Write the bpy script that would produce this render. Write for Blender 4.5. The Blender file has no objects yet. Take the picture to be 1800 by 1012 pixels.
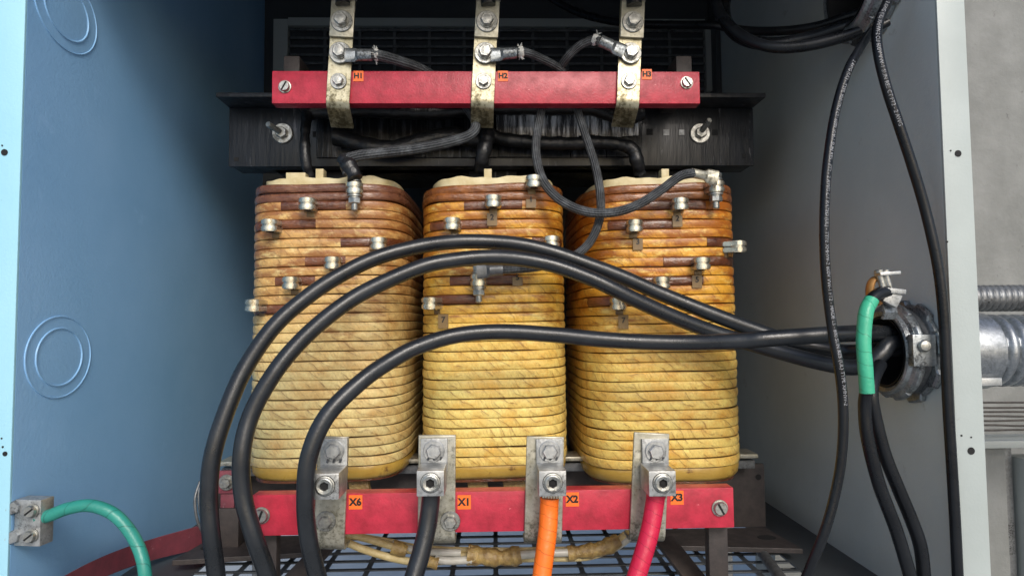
import bpy, bmesh, math, random
from mathutils import Vector, Matrix
random.seed(7)
R = math.radians
V = Vector
S = bpy.context.scene
C = S.collection

# ------------------------------------------------------------------ camera
F = 1150.0                                  # focal length in pixels of an 1800 px wide picture
CZ = 1.32                                   # eye height above the concrete pad
PITCH, YAW, ROLL = R(3.05), R(1.6), R(0.5)
fw = V((math.sin(YAW)*math.cos(PITCH), math.cos(YAW)*math.cos(PITCH), math.sin(PITCH)))
r0 = V((math.cos(YAW), -math.sin(YAW), 0))
u0 = r0.cross(fw)
rt = r0*math.cos(ROLL) - u0*math.sin(ROLL)
up = u0*math.cos(ROLL) + r0*math.sin(ROLL)
cam_data = bpy.data.cameras.new('camera'); cam = bpy.data.objects.new('camera', cam_data); C.objects.link(cam)
cam_data.sensor_width = 36; cam_data.sensor_fit = 'HORIZONTAL'; cam_data.lens = F/1800*36
cam_data.clip_start = 0.02; cam_data.clip_end = 500
m = Matrix.Identity(4)
for i, v in enumerate((rt, up, -fw)):
    for j in range(3): m[j][i] = v[j]
m.translation = V((0, 0, CZ))
cam.matrix_world = m
S.camera = cam

def P(px, py, d):
    """the place, d metres into the cabinet, that a measured point of the photograph comes from"""
    r = fw*F + rt*(px-900) - up*(py-506)
    return V((0, 0, CZ)) + r*(d/r.y)
def PX(px, py, X):
    r = fw*F + rt*(px-900) - up*(py-506)
    return V((0, 0, CZ)) + r*(X/r.x)
def pix(p):
    q = V(p)-V((0, 0, CZ)); z = q.dot(fw)
    return 900+F*q.dot(rt)/z, 506-F*q.dot(up)/z

# ------------------------------------------------------------------ light
SUN_EL, SUN_AZ = R(34), R(14)               # sun behind the photographer's right shoulder
w = bpy.data.worlds.new('World'); S.world = w; w.use_nodes = True
nt = w.node_tree; nt.nodes.clear()
sky = nt.nodes.new('ShaderNodeTexSky'); sky.sky_type = 'NISHITA'; sky.sun_disc = False
sky.sun_elevation = SUN_EL; sky.sun_rotation = math.pi - SUN_AZ
sky.air_density = 1.0; sky.dust_density = 2.0
bg = nt.nodes.new('ShaderNodeBackground'); bg.inputs[1].default_value = 0.15
wo = nt.nodes.new('ShaderNodeOutputWorld')
nt.links.new(sky.outputs[0], bg.inputs[0]); nt.links.new(bg.outputs[0], wo.inputs[0])
sl = bpy.data.lights.new('sun', 'SUN'); sl.energy = 1.9; sl.angle = R(18); sl.color = (1.0, 0.95, 0.88)
sun = bpy.data.objects.new('sun', sl); C.objects.link(sun)
sd = V((math.sin(SUN_AZ)*math.cos(SUN_EL), -math.cos(SUN_AZ)*math.cos(SUN_EL), math.sin(SUN_EL)))
sun.rotation_euler = sd.to_track_quat('Z', 'Y').to_euler(); sun.location = sd*5
S.view_settings.view_transform = 'Standard'; S.view_settings.look = 'None'
S.view_settings.exposure = 0.2; S.view_settings.gamma = 1

# ------------------------------------------------------------------ materials
class N:
    def __init__(s, name):
        s.m = bpy.data.materials.new(name); s.m.use_nodes = True; s.t = s.m.node_tree
        s.b = s.t.nodes['Principled BSDF']
    def n(s, typ, **kw):
        x = s.t.nodes.new('ShaderNode'+typ)
        for k, v in kw.items(): setattr(x, k, v)
        return x
    def l(s, a, b): s.t.links.new(a, b)
    def val(s, x, v):
        if hasattr(v, 'is_output'): s.l(v, x)
        else: x.default_value = v
    def math(s, op, a, b=0.0, c=None):
        x = s.n('Math', operation=op); s.val(x.inputs[0], a); s.val(x.inputs[1], b)
        if c is not None: s.val(x.inputs[2], c)
        return x.outputs[0]
    def noise(s, vec, scale, detail=4, rough=0.55, sc3=None):
        if sc3:
            mp = s.n('Mapping'); mp.inputs['Scale'].default_value = sc3; s.l(vec, mp.inputs[0]); vec = mp.outputs[0]
        x = s.n('TexNoise'); s.l(vec, x.inputs['Vector']); x.inputs['Scale'].default_value = scale
        x.inputs['Detail'].default_value = detail; x.inputs['Roughness'].default_value = rough
        return x.outputs['Fac']
    def ramp(s, fac, stops):
        x = s.n('ValToRGB'); s.val(x.inputs[0], fac); e = x.color_ramp.elements
        while len(e) < len(stops): e.new(0.5)
        for i, (p, c) in enumerate(stops):
            e[i].position = p; e[i].color = (c[0], c[1], c[2], 1) if hasattr(c, '__len__') else (c, c, c, 1)
        return x.outputs[0]
    def mix(s, f, a, b, mode='MIX'):
        x = s.n('Mix', data_type='RGBA', blend_type=mode); s.val(x.inputs[0], f)
        for k, v in ((6, a), (7, b)):
            if hasattr(v, 'is_output'): s.l(v, x.inputs[k])
            else: x.inputs[k].default_value = (v[0], v[1], v[2], 1)
        return x.outputs[2]
    def obj(s): return s.n('TexCoord').outputs['Object']
    def bump(s, h, strength, dist):
        x = s.n('Bump'); s.l(h, x.inputs['Height']); x.inputs['Strength'].default_value = strength
        x.inputs['Distance'].default_value = dist; s.l(x.outputs[0], s.b.inputs['Normal'])

def mat(name, a, b=None, scale=40, rough=0.5, metal=0.0, bump=0.0, bscale=None, spots=None, spot_scale=60, spot_at=0.68, coat=0, sc3=None, rvar=0.12, detail=5):
    q = N(name); o = q.obj()
    if b is None: b = tuple(c*0.75 for c in a)
    n1 = q.noise(o, scale, detail, 0.6, sc3)
    col = q.mix(q.ramp(n1, [(0.32, 0.0), (0.68, 1.0)]), a, b)
    if spots:
        n2 = q.noise(o, spot_scale, 6, 0.7, sc3)
        col = q.mix(q.ramp(n2, [(spot_at-0.03, 0.0), (spot_at+0.03, 1.0)]), col, spots)
    q.l(col, q.b.inputs['Base Color'])
    q.l(q.math('ADD', q.math('MULTIPLY', n1, rvar*2), rough-rvar), q.b.inputs['Roughness'])
    q.b.inputs['Metallic'].default_value = metal
    q.b.inputs['Coat Weight'].default_value = coat
    if bump: q.bump(q.noise(o, bscale or scale*3, 5, 0.65, sc3), 1.0, bump)
    return q.m

def coil_mat(name, lo, mid, hi, dark):
    """paper-wrapped winding turn: uv = metres along the turn, height share; colour is varnish stain by height"""
    q = N(name); o = q.obj(); uv = q.n('TexCoord').outputs['UV']
    sx = q.n('SeparateXYZ'); q.l(uv, sx.inputs[0]); u, v = sx.outputs[0], sx.outputs[1]
    rnd = q.n('ObjectInfo').outputs['Random']
    so = q.n('SeparateXYZ'); q.l(o, so.inputs[0]); z = so.outputs[2]
    h = q.math('ADD', q.math('MULTIPLY', z, 2.05), q.math('MULTIPLY', q.math('SUBTRACT', q.noise(o, 7, 4), 0.5), 0.5))
    base = q.ramp(h, [(0.0, lo), (0.30, lo), (0.62, mid), (0.95, hi)])
    # each turn takes up the varnish a little differently
    base = q.mix(q.math('MULTIPLY', rnd, 0.22), base, hi)
    blot = q.ramp(q.noise(o, 34, 6, 0.7), [(0.42, 0.0), (0.72, 1.0)])
    base = q.mix(q.math('MULTIPLY', blot, 0.75), base, (mid[0]*0.86, mid[1]*0.70, mid[2]*0.55))
    fine = q.ramp(q.noise(o, 1.0, 6, 0.8, (300, 300, 170)), [(0.40, 0.0), (0.62, 1.0)])
    base = q.mix(q.math('MULTIPLY', fine, 0.28), base, tuple(c*0.45 for c in mid))
    # lapped paper wrap: slanting seams at uneven spacing
    nz = q.noise(o, 14, 2)
    s = q.math('ADD', q.math('ADD', q.math('MULTIPLY', u, 40.0), q.math('MULTIPLY', v, 0.85)), q.math('ADD', q.math('MULTIPLY', nz, 3.4), q.math('MULTIPLY', rnd, 17.0)))
    fr = q.math('FRACT', s)
    seam = q.ramp(fr, [(0.0, 1.0), (0.05, 0.9), (0.12, 0.05), (0.6, 0.0), (1.0, 0.42)])
    keep = q.ramp(q.noise(o, 48, 4, 0.7), [(0.42, 0.05), (0.58, 1.0)])
    sm = q.math('MULTIPLY', seam, keep)
    base = q.mix(q.math('MULTIPLY', sm, 0.72), base, tuple(c*1.6 for c in dark))
    s2 = q.math('FRACT', q.math('ADD', q.math('ADD', q.math('MULTIPLY', u, 171.0), q.math('MULTIPLY', v, 1.6)), q.math('MULTIPLY', nz, 5.0)))
    f2 = q.math('MULTIPLY', q.ramp(s2, [(0.0, 1.0), (0.25, 0.0), (0.8, 0.0), (1.0, 0.7)]), q.ramp(q.noise(o, 90, 3), [(0.45, 0.0), (0.65, 1.0)]))
    base = q.mix(q.math('MULTIPLY', f2, 0.32), base, tuple(c*1.6 for c in dark))
    # varnish that ran into the joints between turns
    e = q.math('ABSOLUTE', q.math('SUBTRACT', v, 0.5))
    edge = q.ramp(q.math('ADD', e, q.math('MULTIPLY', q.math('SUBTRACT', nz, 0.5), 0.10)), [(0.42, 0.0), (0.5, 1.0)])
    base = q.mix(q.math('MULTIPLY', edge, 0.8), base, dark)
    # burnt-on varnish, heavier towards the top of the coil, running along the turns
    st = q.math('ADD', q.noise(o, 1.0, 5, 0.65, (16, 16, 46)), q.math('MULTIPLY', q.math('SUBTRACT', h, 0.62), 0.55))
    base = q.mix(q.math('MULTIPLY', q.ramp(st, [(0.47, 0.0), (0.62, 1.0)]), 0.80), base, (hi[0]*0.42, hi[1]*0.28, hi[2]*0.22))
    pale = q.ramp(q.noise(o, 1.0, 5, 0.7, (40, 40, 90)), [(0.55, 0.0), (0.70, 1.0)])
    base = q.mix(q.math('MULTIPLY', pale, 0.50), base, tuple(min(1, c*1.18) for c in lo))
    drip = q.ramp(q.noise(o, 1.0, 4, 0.6, (60, 60, 5)), [(0.60, 0.0), (0.72, 1.0)])
    base = q.mix(q.math('MULTIPLY', drip, 0.30), base, dark)
    q.l(base, q.b.inputs['Base Color'])
    q.l(q.math('ADD', q.math('MULTIPLY', q.noise(o, 45), 0.35), 0.17), q.b.inputs['Roughness']); q.b.inputs['Coat Weight'].default_value = 0.35; q.b.inputs['Coat Roughness'].default_value = 0.22
    hh = q.math('ADD', q.math('MULTIPLY', fr, 0.5), q.math('ADD', q.math('MULTIPLY', q.noise(o, 130, 5, 0.7), 0.5), q.math('MULTIPLY', f2, -0.3)))
    q.bump(q.math('ADD', hh, q.math('MULTIPLY', q.noise(o, 28, 3), 1.4)), 0.9, 0.0013)
    return q.m

def varnish_mat(name, a, b):
    q = N(name); o = q.obj()
    n1 = q.noise(o, 38, 6, 0.65); n2 = q.noise(o, 120, 4, 0.6, (1, 1, 2.4))
    col = q.mix(q.ramp(n1, [(0.35, 0), (0.66, 1)]), a, b)
    col = q.mix(q.ramp(n2, [(0.55, 0), (0.75, 0.6)]), col, tuple(c*0.25 for c in a))
    q.l(col, q.b.inputs['Base Color']); q.b.inputs['Roughness'].default_value = 0.22
    q.b.inputs['Coat Weight'].default_value = 0.3; q.b.inputs['Coat Roughness'].default_value = 0.15
    q.bump(q.math('ADD', n2, q.noise(o, 45, 3, 0.5, (1, 1, 3))), 1.0, 0.0016)
    return q.m

def metal_mat(name, col, dark, rough=0.38, metal=0.85, scale=90, bump=0.0002, spots=(0.03, 0.03, 0.03), at=0.62):
    q = N(name); o = q.obj()
    n1 = q.noise(o, scale, 6, 0.7); n2 = q.noise(o, scale*3.5, 5, 0.7); n3 = q.noise(o, scale*0.3, 3)
    c = q.mix(q.ramp(n1, [(0.35, 0), (0.65, 1)]), col, dark)
    c = q.mix(q.ramp(q.math('ADD', q.math('MULTIPLY', n2, 0.6), q.math('MULTIPLY', n3, 0.5)), [(at-0.02, 0), (at+0.08, 1)]), c, spots)
    q.l(c, q.b.inputs['Base Color']); q.b.inputs['Metallic'].default_value = metal
    q.l(q.math('ADD', q.math('MULTIPLY', n1, 0.35), rough-0.15), q.b.inputs['Roughness'])
    q.bump(n2, 1.0, bump)
    return q.m

def braid_mat(name, a, b, k):
    q = N(name); uv = q.n('TexCoord').outputs['UV']; sx = q.n('SeparateXYZ'); q.l(uv, sx.inputs[0])
    u, v = sx.outputs[0], sx.outputs[1]
    s1 = q.math('SINE', q.math('ADD', q.math('MULTIPLY', u, k), q.math('MULTIPLY', v, 6.283*6)))
    s2 = q.math('SINE', q.math('SUBTRACT', q.math('MULTIPLY', u, k), q.math('MULTIPLY', v, 6.283*6)))
    h = q.math('MULTIPLY', s1, s2); n1 = q.noise(q.obj(), 60)
    c = q.mix(q.ramp(q.math('MULTIPLY', q.math('ADD', h, 1.0), 0.5), [(0.3, 0), (0.9, 1)]), a, b)
    c = q.mix(q.ramp(n1, [(0.45, 0), (0.75, 0.7)]), c, tuple(x*1.6 for x in b))
    q.l(c, q.b.inputs['Base Color']); q.b.inputs['Roughness'].default_value = 0.5
    q.bump(h, 1.0, 0.0012); return q.m

def tape_mat(name, a, lines=70.0):
    """spiral-wrapped vinyl tape"""
    q = N(name); uv = q.n('TexCoord').outputs['UV']; sx = q.n('SeparateXYZ'); q.l(uv, sx.inputs[0]); o = q.obj()
    s = q.math('ADD', q.math('ADD', q.math('MULTIPLY', sx.outputs[0], lines), sx.outputs[1]), q.math('MULTIPLY', q.noise(o, 30, 3), 0.9))
    fr = q.math('FRACT', s)
    c = q.mix(q.ramp(fr, [(0.0, 1), (0.06, 0), (1, 0)]), a, tuple(x*0.35 for x in a))
    c = q.mix(q.ramp(q.noise(o, 25, 5), [(0.4, 0), (0.7, 0.45)]), c, tuple(x*0.6 for x in a))
    q.l(c, q.b.inputs['Base Color']); q.b.inputs['Roughness'].default_value = 0.38
    q.bump(q.math('ADD', q.math('MULTIPLY', fr, 1.0), q.noise(o, 150, 4)), 1.0, 0.0007); return q.m

def rubber_mat(name, a, rough=0.36):
    q = N(name); o = q.obj(); n1 = q.noise(o, 22, 5, 0.6); n2 = q.noise(o, 260, 4, 0.7); n3 = q.noise(o, 75, 6, 0.75)
    c = q.mix(q.ramp(n1, [(0.4, 0), (0.7, 1)]), a, tuple(x*1.7 for x in a))
    c = q.mix(q.ramp(n3, [(0.68, 0), (0.76, 0.6)]), c, (0.06, 0.063, 0.068))
    uv = q.n('TexCoord').outputs['UV']; sc = q.ramp(q.noise(uv, 1.0, 6, 0.75, (22, 26, 1)), [(0.60, 0.0), (0.70, 1.0)])
    c = q.mix(q.math('MULTIPLY', sc, q.ramp(q.noise(o, 9, 3), [(0.45, 0.0), (0.6, 0.45)])), c, (0.075, 0.078, 0.083))
    q.l(c, q.b.inputs['Base Color'])
    q.l(q.math('ADD', q.math('MULTIPLY', n1, 0.25), rough-0.1), q.b.inputs['Roughness'])
    q.bump(q.math('ADD', n2, q.math('MULTIPLY', n3, 2.5)), 0.6, 0.0003); return q.m

M = {}
M['coil_l'] = coil_mat('varnished_paper_flare_haze', (0.80, 0.68, 0.31), (0.72, 0.47, 0.165), (0.56, 0.27, 0.085), (0.11, 0.042, 0.014))  # left coil: flare haze put into the paper colour, paler and less saturated
M['coil_m'] = coil_mat('varnished_paper_gold', (0.88, 0.74, 0.25), (0.84, 0.50, 0.065), (0.70, 0.29, 0.025), (0.13, 0.040, 0.007))
M['coil_r'] = coil_mat('varnished_paper_amber', (0.86, 0.70, 0.21), (0.80, 0.42, 0.045), (0.64, 0.22, 0.015), (0.12, 0.036, 0.006))
M['belt_l'] = varnish_mat('brown_varnish_tape_dull', (0.20, 0.085, 0.042), (0.11, 0.038, 0.022))
M['belt'] = varnish_mat('brown_varnish_tape', (0.30, 0.105, 0.022), (0.13, 0.038, 0.010))
M['patch'] = varnish_mat('dark_brown_varnish_tape', (0.17, 0.055, 0.018), (0.06, 0.016, 0.007))
M['collar'] = mat('yellow_end_collar', (0.50, 0.33, 0.07), (0.36, 0.21, 0.035), 30, 0.3, bump=0.0008, bscale=60, spots=(0.16, 0.08, 0.02), spot_scale=35, spot_at=0.66)
M['paper'] = mat('cream_insulating_paper', (0.66, 0.58, 0.36), (0.48, 0.38, 0.18), 35, 0.4, bump=0.001, bscale=70, spots=(0.25, 0.13, 0.04), spot_scale=30, spot_at=0.68)
M['red'] = mat('red_fibreglass_board', (0.53, 0.030, 0.062), (0.31, 0.015, 0.032), 45, 0.36, bump=0.0005, bscale=260, spots=(0.70, 0.20, 0.22), spot_scale=85, spot_at=0.69, rvar=0.18, detail=8)
M['redrail'] = mat('faded_red_fibreglass', (0.22, 0.05, 0.07), (0.15, 0.04, 0.055), 60, 0.5, bump=0.0003, bscale=300, spots=(0.36, 0.22, 0.24), spot_scale=90, spot_at=0.69)
M['steel'] = metal_mat('tinned_strap_metal', (0.60, 0.58, 0.50), (0.36, 0.34, 0.26), 0.38, 0.75, 45, 0.0003, (0.20, 0.19, 0.15), 0.58)
M['brass'] = metal_mat('yellowed_tinned_copper', (0.66, 0.61, 0.45), (0.36, 0.32, 0.20), 0.33, 0.80, 42, 0.0003, (0.15, 0.13, 0.08), 0.59)
M['alu'] = metal_mat('grey_aluminium_lug', (0.52, 0.53, 0.53), (0.27, 0.28, 0.28), 0.40, 0.72, 60, 0.0003, (0.17, 0.17, 0.17), 0.60)
M['bolt'] = metal_mat('zinc_plated_bolt', (0.52, 0.52, 0.49), (0.26, 0.26, 0.24), 0.32, 0.85, 110, 0.0003, (0.12, 0.12, 0.11), 0.60)
M['nickel'] = metal_mat('tap_terminal_metal', (0.72, 0.68, 0.58), (0.50, 0.46, 0.36), 0.26, 0.9, 60, 0.0001, (0.28, 0.24, 0.16), 0.64)
M['zinc'] = metal_mat('galvanised_casting', (0.40, 0.43, 0.45), (0.22, 0.24, 0.25), 0.34, 0.75, 110, 0.0003, (0.09, 0.095, 0.10), 0.58)
M['zinc_bright'] = metal_mat('bright_galvanised_hose', (0.34, 0.36, 0.38), (0.20, 0.215, 0.23), 0.33, 0.85, 160, 0.0003, (0.18, 0.19, 0.20), 0.60)
M['zinc_dark'] = metal_mat('dull_galvanised_steel', (0.22, 0.23, 0.24), (0.14, 0.145, 0.15), 0.45, 0.7, 90, 0.0003, (0.06, 0.06, 0.06), 0.62)
M['blacksteel'] = mat('black_varnished_steel', (0.020, 0.022, 0.027), (0.006, 0.007, 0.009), 55, 0.34, bump=0.0014, bscale=60, spots=(0.13, 0.13, 0.14), spot_scale=95, spot_at=0.64, sc3=(1, 1, 0.14), detail=7)
M['brownsteel'] = mat('rusty_dark_steel', (0.050, 0.040, 0.038), (0.028, 0.024, 0.024), 60, 0.55, bump=0.0006, bscale=120, spots=(0.13, 0.08, 0.06), spot_scale=110, spot_at=0.70)
M['tar'] = mat('black_tar_coating', (0.006, 0.007, 0.008), (0.012, 0.012, 0.014), 40, 0.38, bump=0.003, bscale=45)
M['rubber'] = rubber_mat('black_cable_jacket', (0.011, 0.013, 0.016), 0.27)
M['rubber_thin'] = rubber_mat('black_wire_jacket', (0.006, 0.007, 0.009), 0.26)
M['rubber_thin'].node_tree.nodes['Principled BSDF'].inputs['Specular IOR Level'].default_value = 0.3
M['braid'] = braid_mat('black_braided_sleeve', (0.012, 0.013, 0.015), (0.12, 0.13, 0.14), 1500.0)
M['orange'] = tape_mat('orange_vinyl_tape', (0.90, 0.17, 0.012))
M['redtape'] = tape_mat('red_vinyl_tape', (0.55, 0.012, 0.055))
M['green'] = tape_mat('green_vinyl_tape', (0.05, 0.42, 0.25), 55.0)
M['green_wire'] = tape_mat('green_wire_jacket', (0.025, 0.25, 0.20), 40.0)
M['paint'] = mat('grey_cabinet_paint', (0.40, 0.425, 0.41), (0.36, 0.385, 0.37), 5, 0.42, bump=0.00025, bscale=240)
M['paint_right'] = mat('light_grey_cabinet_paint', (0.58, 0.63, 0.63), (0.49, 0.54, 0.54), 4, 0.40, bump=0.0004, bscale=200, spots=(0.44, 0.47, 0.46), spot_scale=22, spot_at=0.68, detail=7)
M['paint_flare'] = mat('flare_tinted_cabinet_paint', (0.27, 0.50, 0.78), (0.22, 0.44, 0.71), 5, 0.38, bump=0.0004, bscale=200, spots=(0.27, 0.50, 0.78), spot_scale=12, spot_at=0.66, detail=7)  # grey panel with the blue glow of lens flare painted into its colour
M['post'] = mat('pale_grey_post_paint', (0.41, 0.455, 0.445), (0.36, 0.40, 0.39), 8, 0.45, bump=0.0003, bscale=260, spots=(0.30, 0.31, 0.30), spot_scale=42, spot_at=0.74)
M['post_flare'] = mat('flare_tinted_post_paint', (0.34, 0.62, 0.74), (0.30, 0.58, 0.72), 8, 0.45, bump=0.0003, bscale=260, spots=(0.20, 0.36, 0.48), spot_scale=42, spot_at=0.74)  # left post: the same blue flare glow painted into the colour
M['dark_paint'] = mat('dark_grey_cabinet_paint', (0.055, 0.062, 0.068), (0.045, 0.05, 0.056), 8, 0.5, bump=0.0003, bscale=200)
M['hole'] = mat('black_recess', (0.006, 0.006, 0.007), None, 20, 0.8)
M['ink'] = mat('black_print', (0.008, 0.008, 0.008), None, 20, 0.6)
M['white_ink'] = mat('white_print', (0.34, 0.35, 0.38), (0.05, 0.055, 0.06), 260, 0.6)
M['sticker'] = mat('orange_sticker', (0.95, 0.17, 0.02), (0.90, 0.15, 0.015), 60, 0.45)
M['tag'] = mat('brown_paper_tag', (0.20, 0.125, 0.045), (0.14, 0.08, 0.03), 60, 0.3)
M['cream_wire'] = mat('cream_cotton_sleeve', (0.58, 0.48, 0.26), (0.42, 0.32, 0.14), 80, 0.5, bump=0.0006, bscale=260)
M['tube'] = mat('clear_grey_sleeving', (0.48, 0.47, 0.43), (0.36, 0.35, 0.31), 60, 0.22, bump=0.0003, bscale=200)
M['amber_tape'] = mat('yellowed_lacing_tape', (0.40, 0.28, 0.10), (0.16, 0.095, 0.035), 70, 0.3, bump=0.003, bscale=110, spots=(0.55, 0.45, 0.25), spot_scale=80, spot_at=0.64)
M['bakelite'] = mat('black_plastic_throat', (0.006, 0.006, 0.007), None, 30, 0.7)
M['copper'] = mat('orange_copper_strap', (0.60, 0.30, 0.09), (0.40, 0.19, 0.06), 60, 0.35, 0.5)
M['fray'] = mat('white_frayed_glass_sleeve', (0.72, 0.72, 0.69), (0.5, 0.5, 0.47), 200, 0.7, bump=0.001, bscale=500)
M['wall'] = mat('grey_render', (0.235, 0.24, 0.232), (0.165, 0.17, 0.162), 9, 0.8, bump=0.002, bscale=60, spots=(0.13, 0.13, 0.125), spot_scale=38, spot_at=0.68, detail=8)
M['concrete'] = mat('pale_concrete', (0.42, 0.44, 0.44), (0.33, 0.35, 0.35), 5, 0.85, bump=0.001, bscale=120)
M['wood'] = mat('pale_wood_wedge', (0.58, 0.50, 0.30), (0.42, 0.33, 0.16), 60, 0.5)
M['bush'] = mat('dark_wire', (0.09, 0.075, 0.065), (0.05, 0.045, 0.04), 80, 0.5)

# ------------------------------------------------------------------ mesh helpers
def newbm():
    b = bmesh.new(); b.loops.layers.uv.new('UVMap'); return b
def b_box(b, c, s, bev=0.0, rot=None):
    t = bmesh.new(); bmesh.ops.create_cube(t, size=1.0)
    for v in t.verts: v.co = V((v.co.x*s[0], v.co.y*s[1], v.co.z*s[2]))
    if bev: bmesh.ops.bevel(t, geom=t.edges[:], offset=bev, segments=2, affect='EDGES', profile=0.6)
    mx = Matrix.Translation(V(c)) @ (rot.to_4x4() if rot else Matrix.Identity(4))
    t.transform(mx); merge(b, t); return b
def merge(b, t):
    me = bpy.data.meshes.new('tmp'); t.to_mesh(me); t.free(); b.from_mesh(me); bpy.data.meshes.remove(me)
def axis_rot(ax):
    return V((0, 0, 1)).rotation_difference(V(ax).normalized()).to_matrix()
def b_lathe(b, prof, c=(0, 0, 0), ax=(0, 0, 1), n=24, ngon=None, mod=None, caps=True):
    """prof: (radius, along) pairs; ngon shapes the outline (6 = hex)"""
    Rm = axis_rot(ax); rings = []
    for k, (r, h) in enumerate(prof):
        ring = []
        for i in range(n):
            a = 2*math.pi*i/n + (math.pi/n if n == 6 else 0)
            rr = r if mod is None else mod(a, r, k)
            ring.append(b.verts.new(V(c)+Rm @ V((rr*math.cos(a), rr*math.sin(a), h))))
        rings.append(ring)
    for k in range(len(rings)-1):
        for i in range(n):
            j = (i+1) % n
            b.faces.new((rings[k][i], rings[k][j], rings[k+1][j], rings[k+1][i]))
    for ring, r, fl in (((rings[0], prof[0][0], True), (rings[-1], prof[-1][0], False)) if caps else ()):
        try: b.faces.new(ring[::-1] if fl else ring)
        except ValueError: pass
    return b
def b_prism(b, pts, h0, h1, c=(0, 0, 0), rot=None):
    """outline pts (x, z) extruded along y from h0 to h1"""
    Rm = rot or Matrix.Identity(3)
    lo = [b.verts.new(V(c)+Rm @ V((x, h0, z))) for x, z in pts]
    hi = [b.verts.new(V(c)+Rm @ V((x, h1, z))) for x, z in pts]
    n = len(pts)
    b.faces.new(lo); b.faces.new(hi[::-1])
    for i in range(n):
        j = (i+1) % n
        b.faces.new((lo[j], lo[i], hi[i], hi[j]))
    return b
def spline(pts, seg=14):
    pts = [V(p) for p in pts]; out = []
    q = [pts[0]*2-pts[1]] + pts + [pts[-1]*2-pts[-2]]
    for i in range(1, len(q)-2):
        a, b_, c, d = q[i-1:i+3]
        for k in range(seg):
            t = k/seg
            out.append(0.5*((2*b_)+(c-a)*t+(2*a-5*b_+4*c-d)*t*t+(3*b_-a-3*c+d)*t**3))
    out.append(pts[-1]); return out
def b_tube(b, path, r, n=14, wob=0.0, caps=True, flat=1.0, rf=None):
    uv = b.loops.layers.uv.verify(); T0 = (path[1]-path[0]).normalized()
    ref = V((0, -1, 0)); N0 = (ref-T0*ref.dot(T0))
    if N0.length < 1e-3: N0 = V((0, 0, 1))-T0*T0.z
    N0.normalize(); rings = []; s = 0; ss = []; wp = random.uniform(0, 6)
    for i, p in enumerate(path):
        T = (path[min(i+1, len(path)-1)]-path[max(i-1, 0)]).normalized()
        N0 = (N0-T*N0.dot(T)).normalized(); B = T.cross(N0)
        if i: s += (p-path[i-1]).length
        ss.append(s); rr = r if rf is None else r*rf(i/(len(path)-1))
        rr *= 1+(wob*(0.6*math.sin(s*210+wp)+0.5*math.sin(s*87+2*wp)+0.35*math.sin(s*480+3*wp)) if wob else 0)
        rings.append([b.verts.new(p+rr*(N0*math.cos(2*math.pi*k/n)*flat+B*math.sin(2*math.pi*k/n))) for k in range(n)])
    for i in range(len(rings)-1):
        for k in range(n):
            j = (k+1) % n
            f = b.faces.new((rings[i][k], rings[i][j], rings[i+1][j], rings[i+1][k])); f.smooth = True
            for lp, (uu, vv) in zip(f.loops, ((ss[i], k/n), (ss[i], (k+1)/n), (ss[i+1], (k+1)/n), (ss[i+1], k/n))): lp[uv].uv = (uu, vv)
    if caps:
        b.faces.new(rings[0][::-1]); b.faces.new(rings[-1])
    return b
def b_strip(b, prof, th, w, c=(0, 0, 0), rot=None):
    """bent flat bar: prof (y, z) centre line, th thick, w wide along x"""
    Rm = rot or Matrix.Identity(3); n = len(prof); L = []; Rr = []
    for i in range(n):
        a = V(prof[max(i-1, 0)]).to_3d(); d = V(prof[min(i+1, n-1)]).to_3d(); t = (d-a).normalized()
        nn = V((-t.y, t.x, 0)); p = V(prof[i]).to_3d()
        L.append(p+nn*th/2); Rr.append(p-nn*th/2)
    loop = [(q.x, q.y) for q in L+Rr[::-1]]
    lo = [b.verts.new(V(c)+Rm @ V((-w/2, y, z))) for y, z in loop]
    hi = [b.verts.new(V(c)+Rm @ V((w/2, y, z))) for y, z in loop]
    k = len(loop)
    for i in range(n-1):
        b.faces.new((lo[i], lo[i+1], lo[k-2-i], lo[k-1-i])); b.faces.new((hi[i+1], hi[i], hi[k-1-i], hi[k-2-i]))
    for i in range(k):
        j = (i+1) % k; b.faces.new((lo[j], lo[i], hi[i], hi[j]))
    return b

def root_loc(p):
    while p.parent: p = p.parent
    return p.location
def finish(o, smooth=35):
    if smooth:
        me = o.data
        me.polygons.foreach_set('use_smooth', [True]*len(me.polygons))
        me.set_sharp_from_angle(angle=R(smooth))
def obj(name, b, m_, parent=None, smooth=35, label=None, bev=0):
    """one mesh object; b is in world coordinates, stored relative to its thing's base"""
    me = bpy.data.meshes.new(name)
    bmesh.ops.recalc_face_normals(b, faces=b.faces[:])
    if parent: bmesh.ops.translate(b, verts=b.verts[:], vec=-root_loc(parent))
    b.to_mesh(me); b.free(); me.materials.append(m_)
    o = bpy.data.objects.new(name, me); C.objects.link(o)
    if parent: o.parent = parent
    finish(o, smooth)
    if bev:
        md = o.modifiers.new('edge', 'BEVEL'); md.width = bev; md.segments = 2; md.limit_method = 'ANGLE'; md.angle_limit = R(40)
    if label: o['label'] = label
    return o
def put(name, me, parent, loc, rot=None):
    """another object on shared mesh data at a world place under its thing"""
    o = bpy.data.objects.new(name, me); C.objects.link(o); o.parent = parent
    o.location = V(loc)-root_loc(parent)
    if rot is not None: o.rotation_mode = 'QUATERNION'; o.rotation_quaternion = rot.to_quaternion() if hasattr(rot, 'to_quaternion') else rot
    return o
def thing(name, label, cat, loc=(0, 0, 0), group=None):
    o = bpy.data.objects.new(name, None); C.objects.link(o); o.location = V(loc); o.empty_display_size = 0.02
    o['label'] = label; o['category'] = cat
    if group: o['group'] = group
    return o
def tag(o, label, cat, group=None):
    o['label'] = label; o['category'] = cat
    if group: o['group'] = group
    return o
def struct(o): o['kind'] = 'structure'; return o
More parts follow.
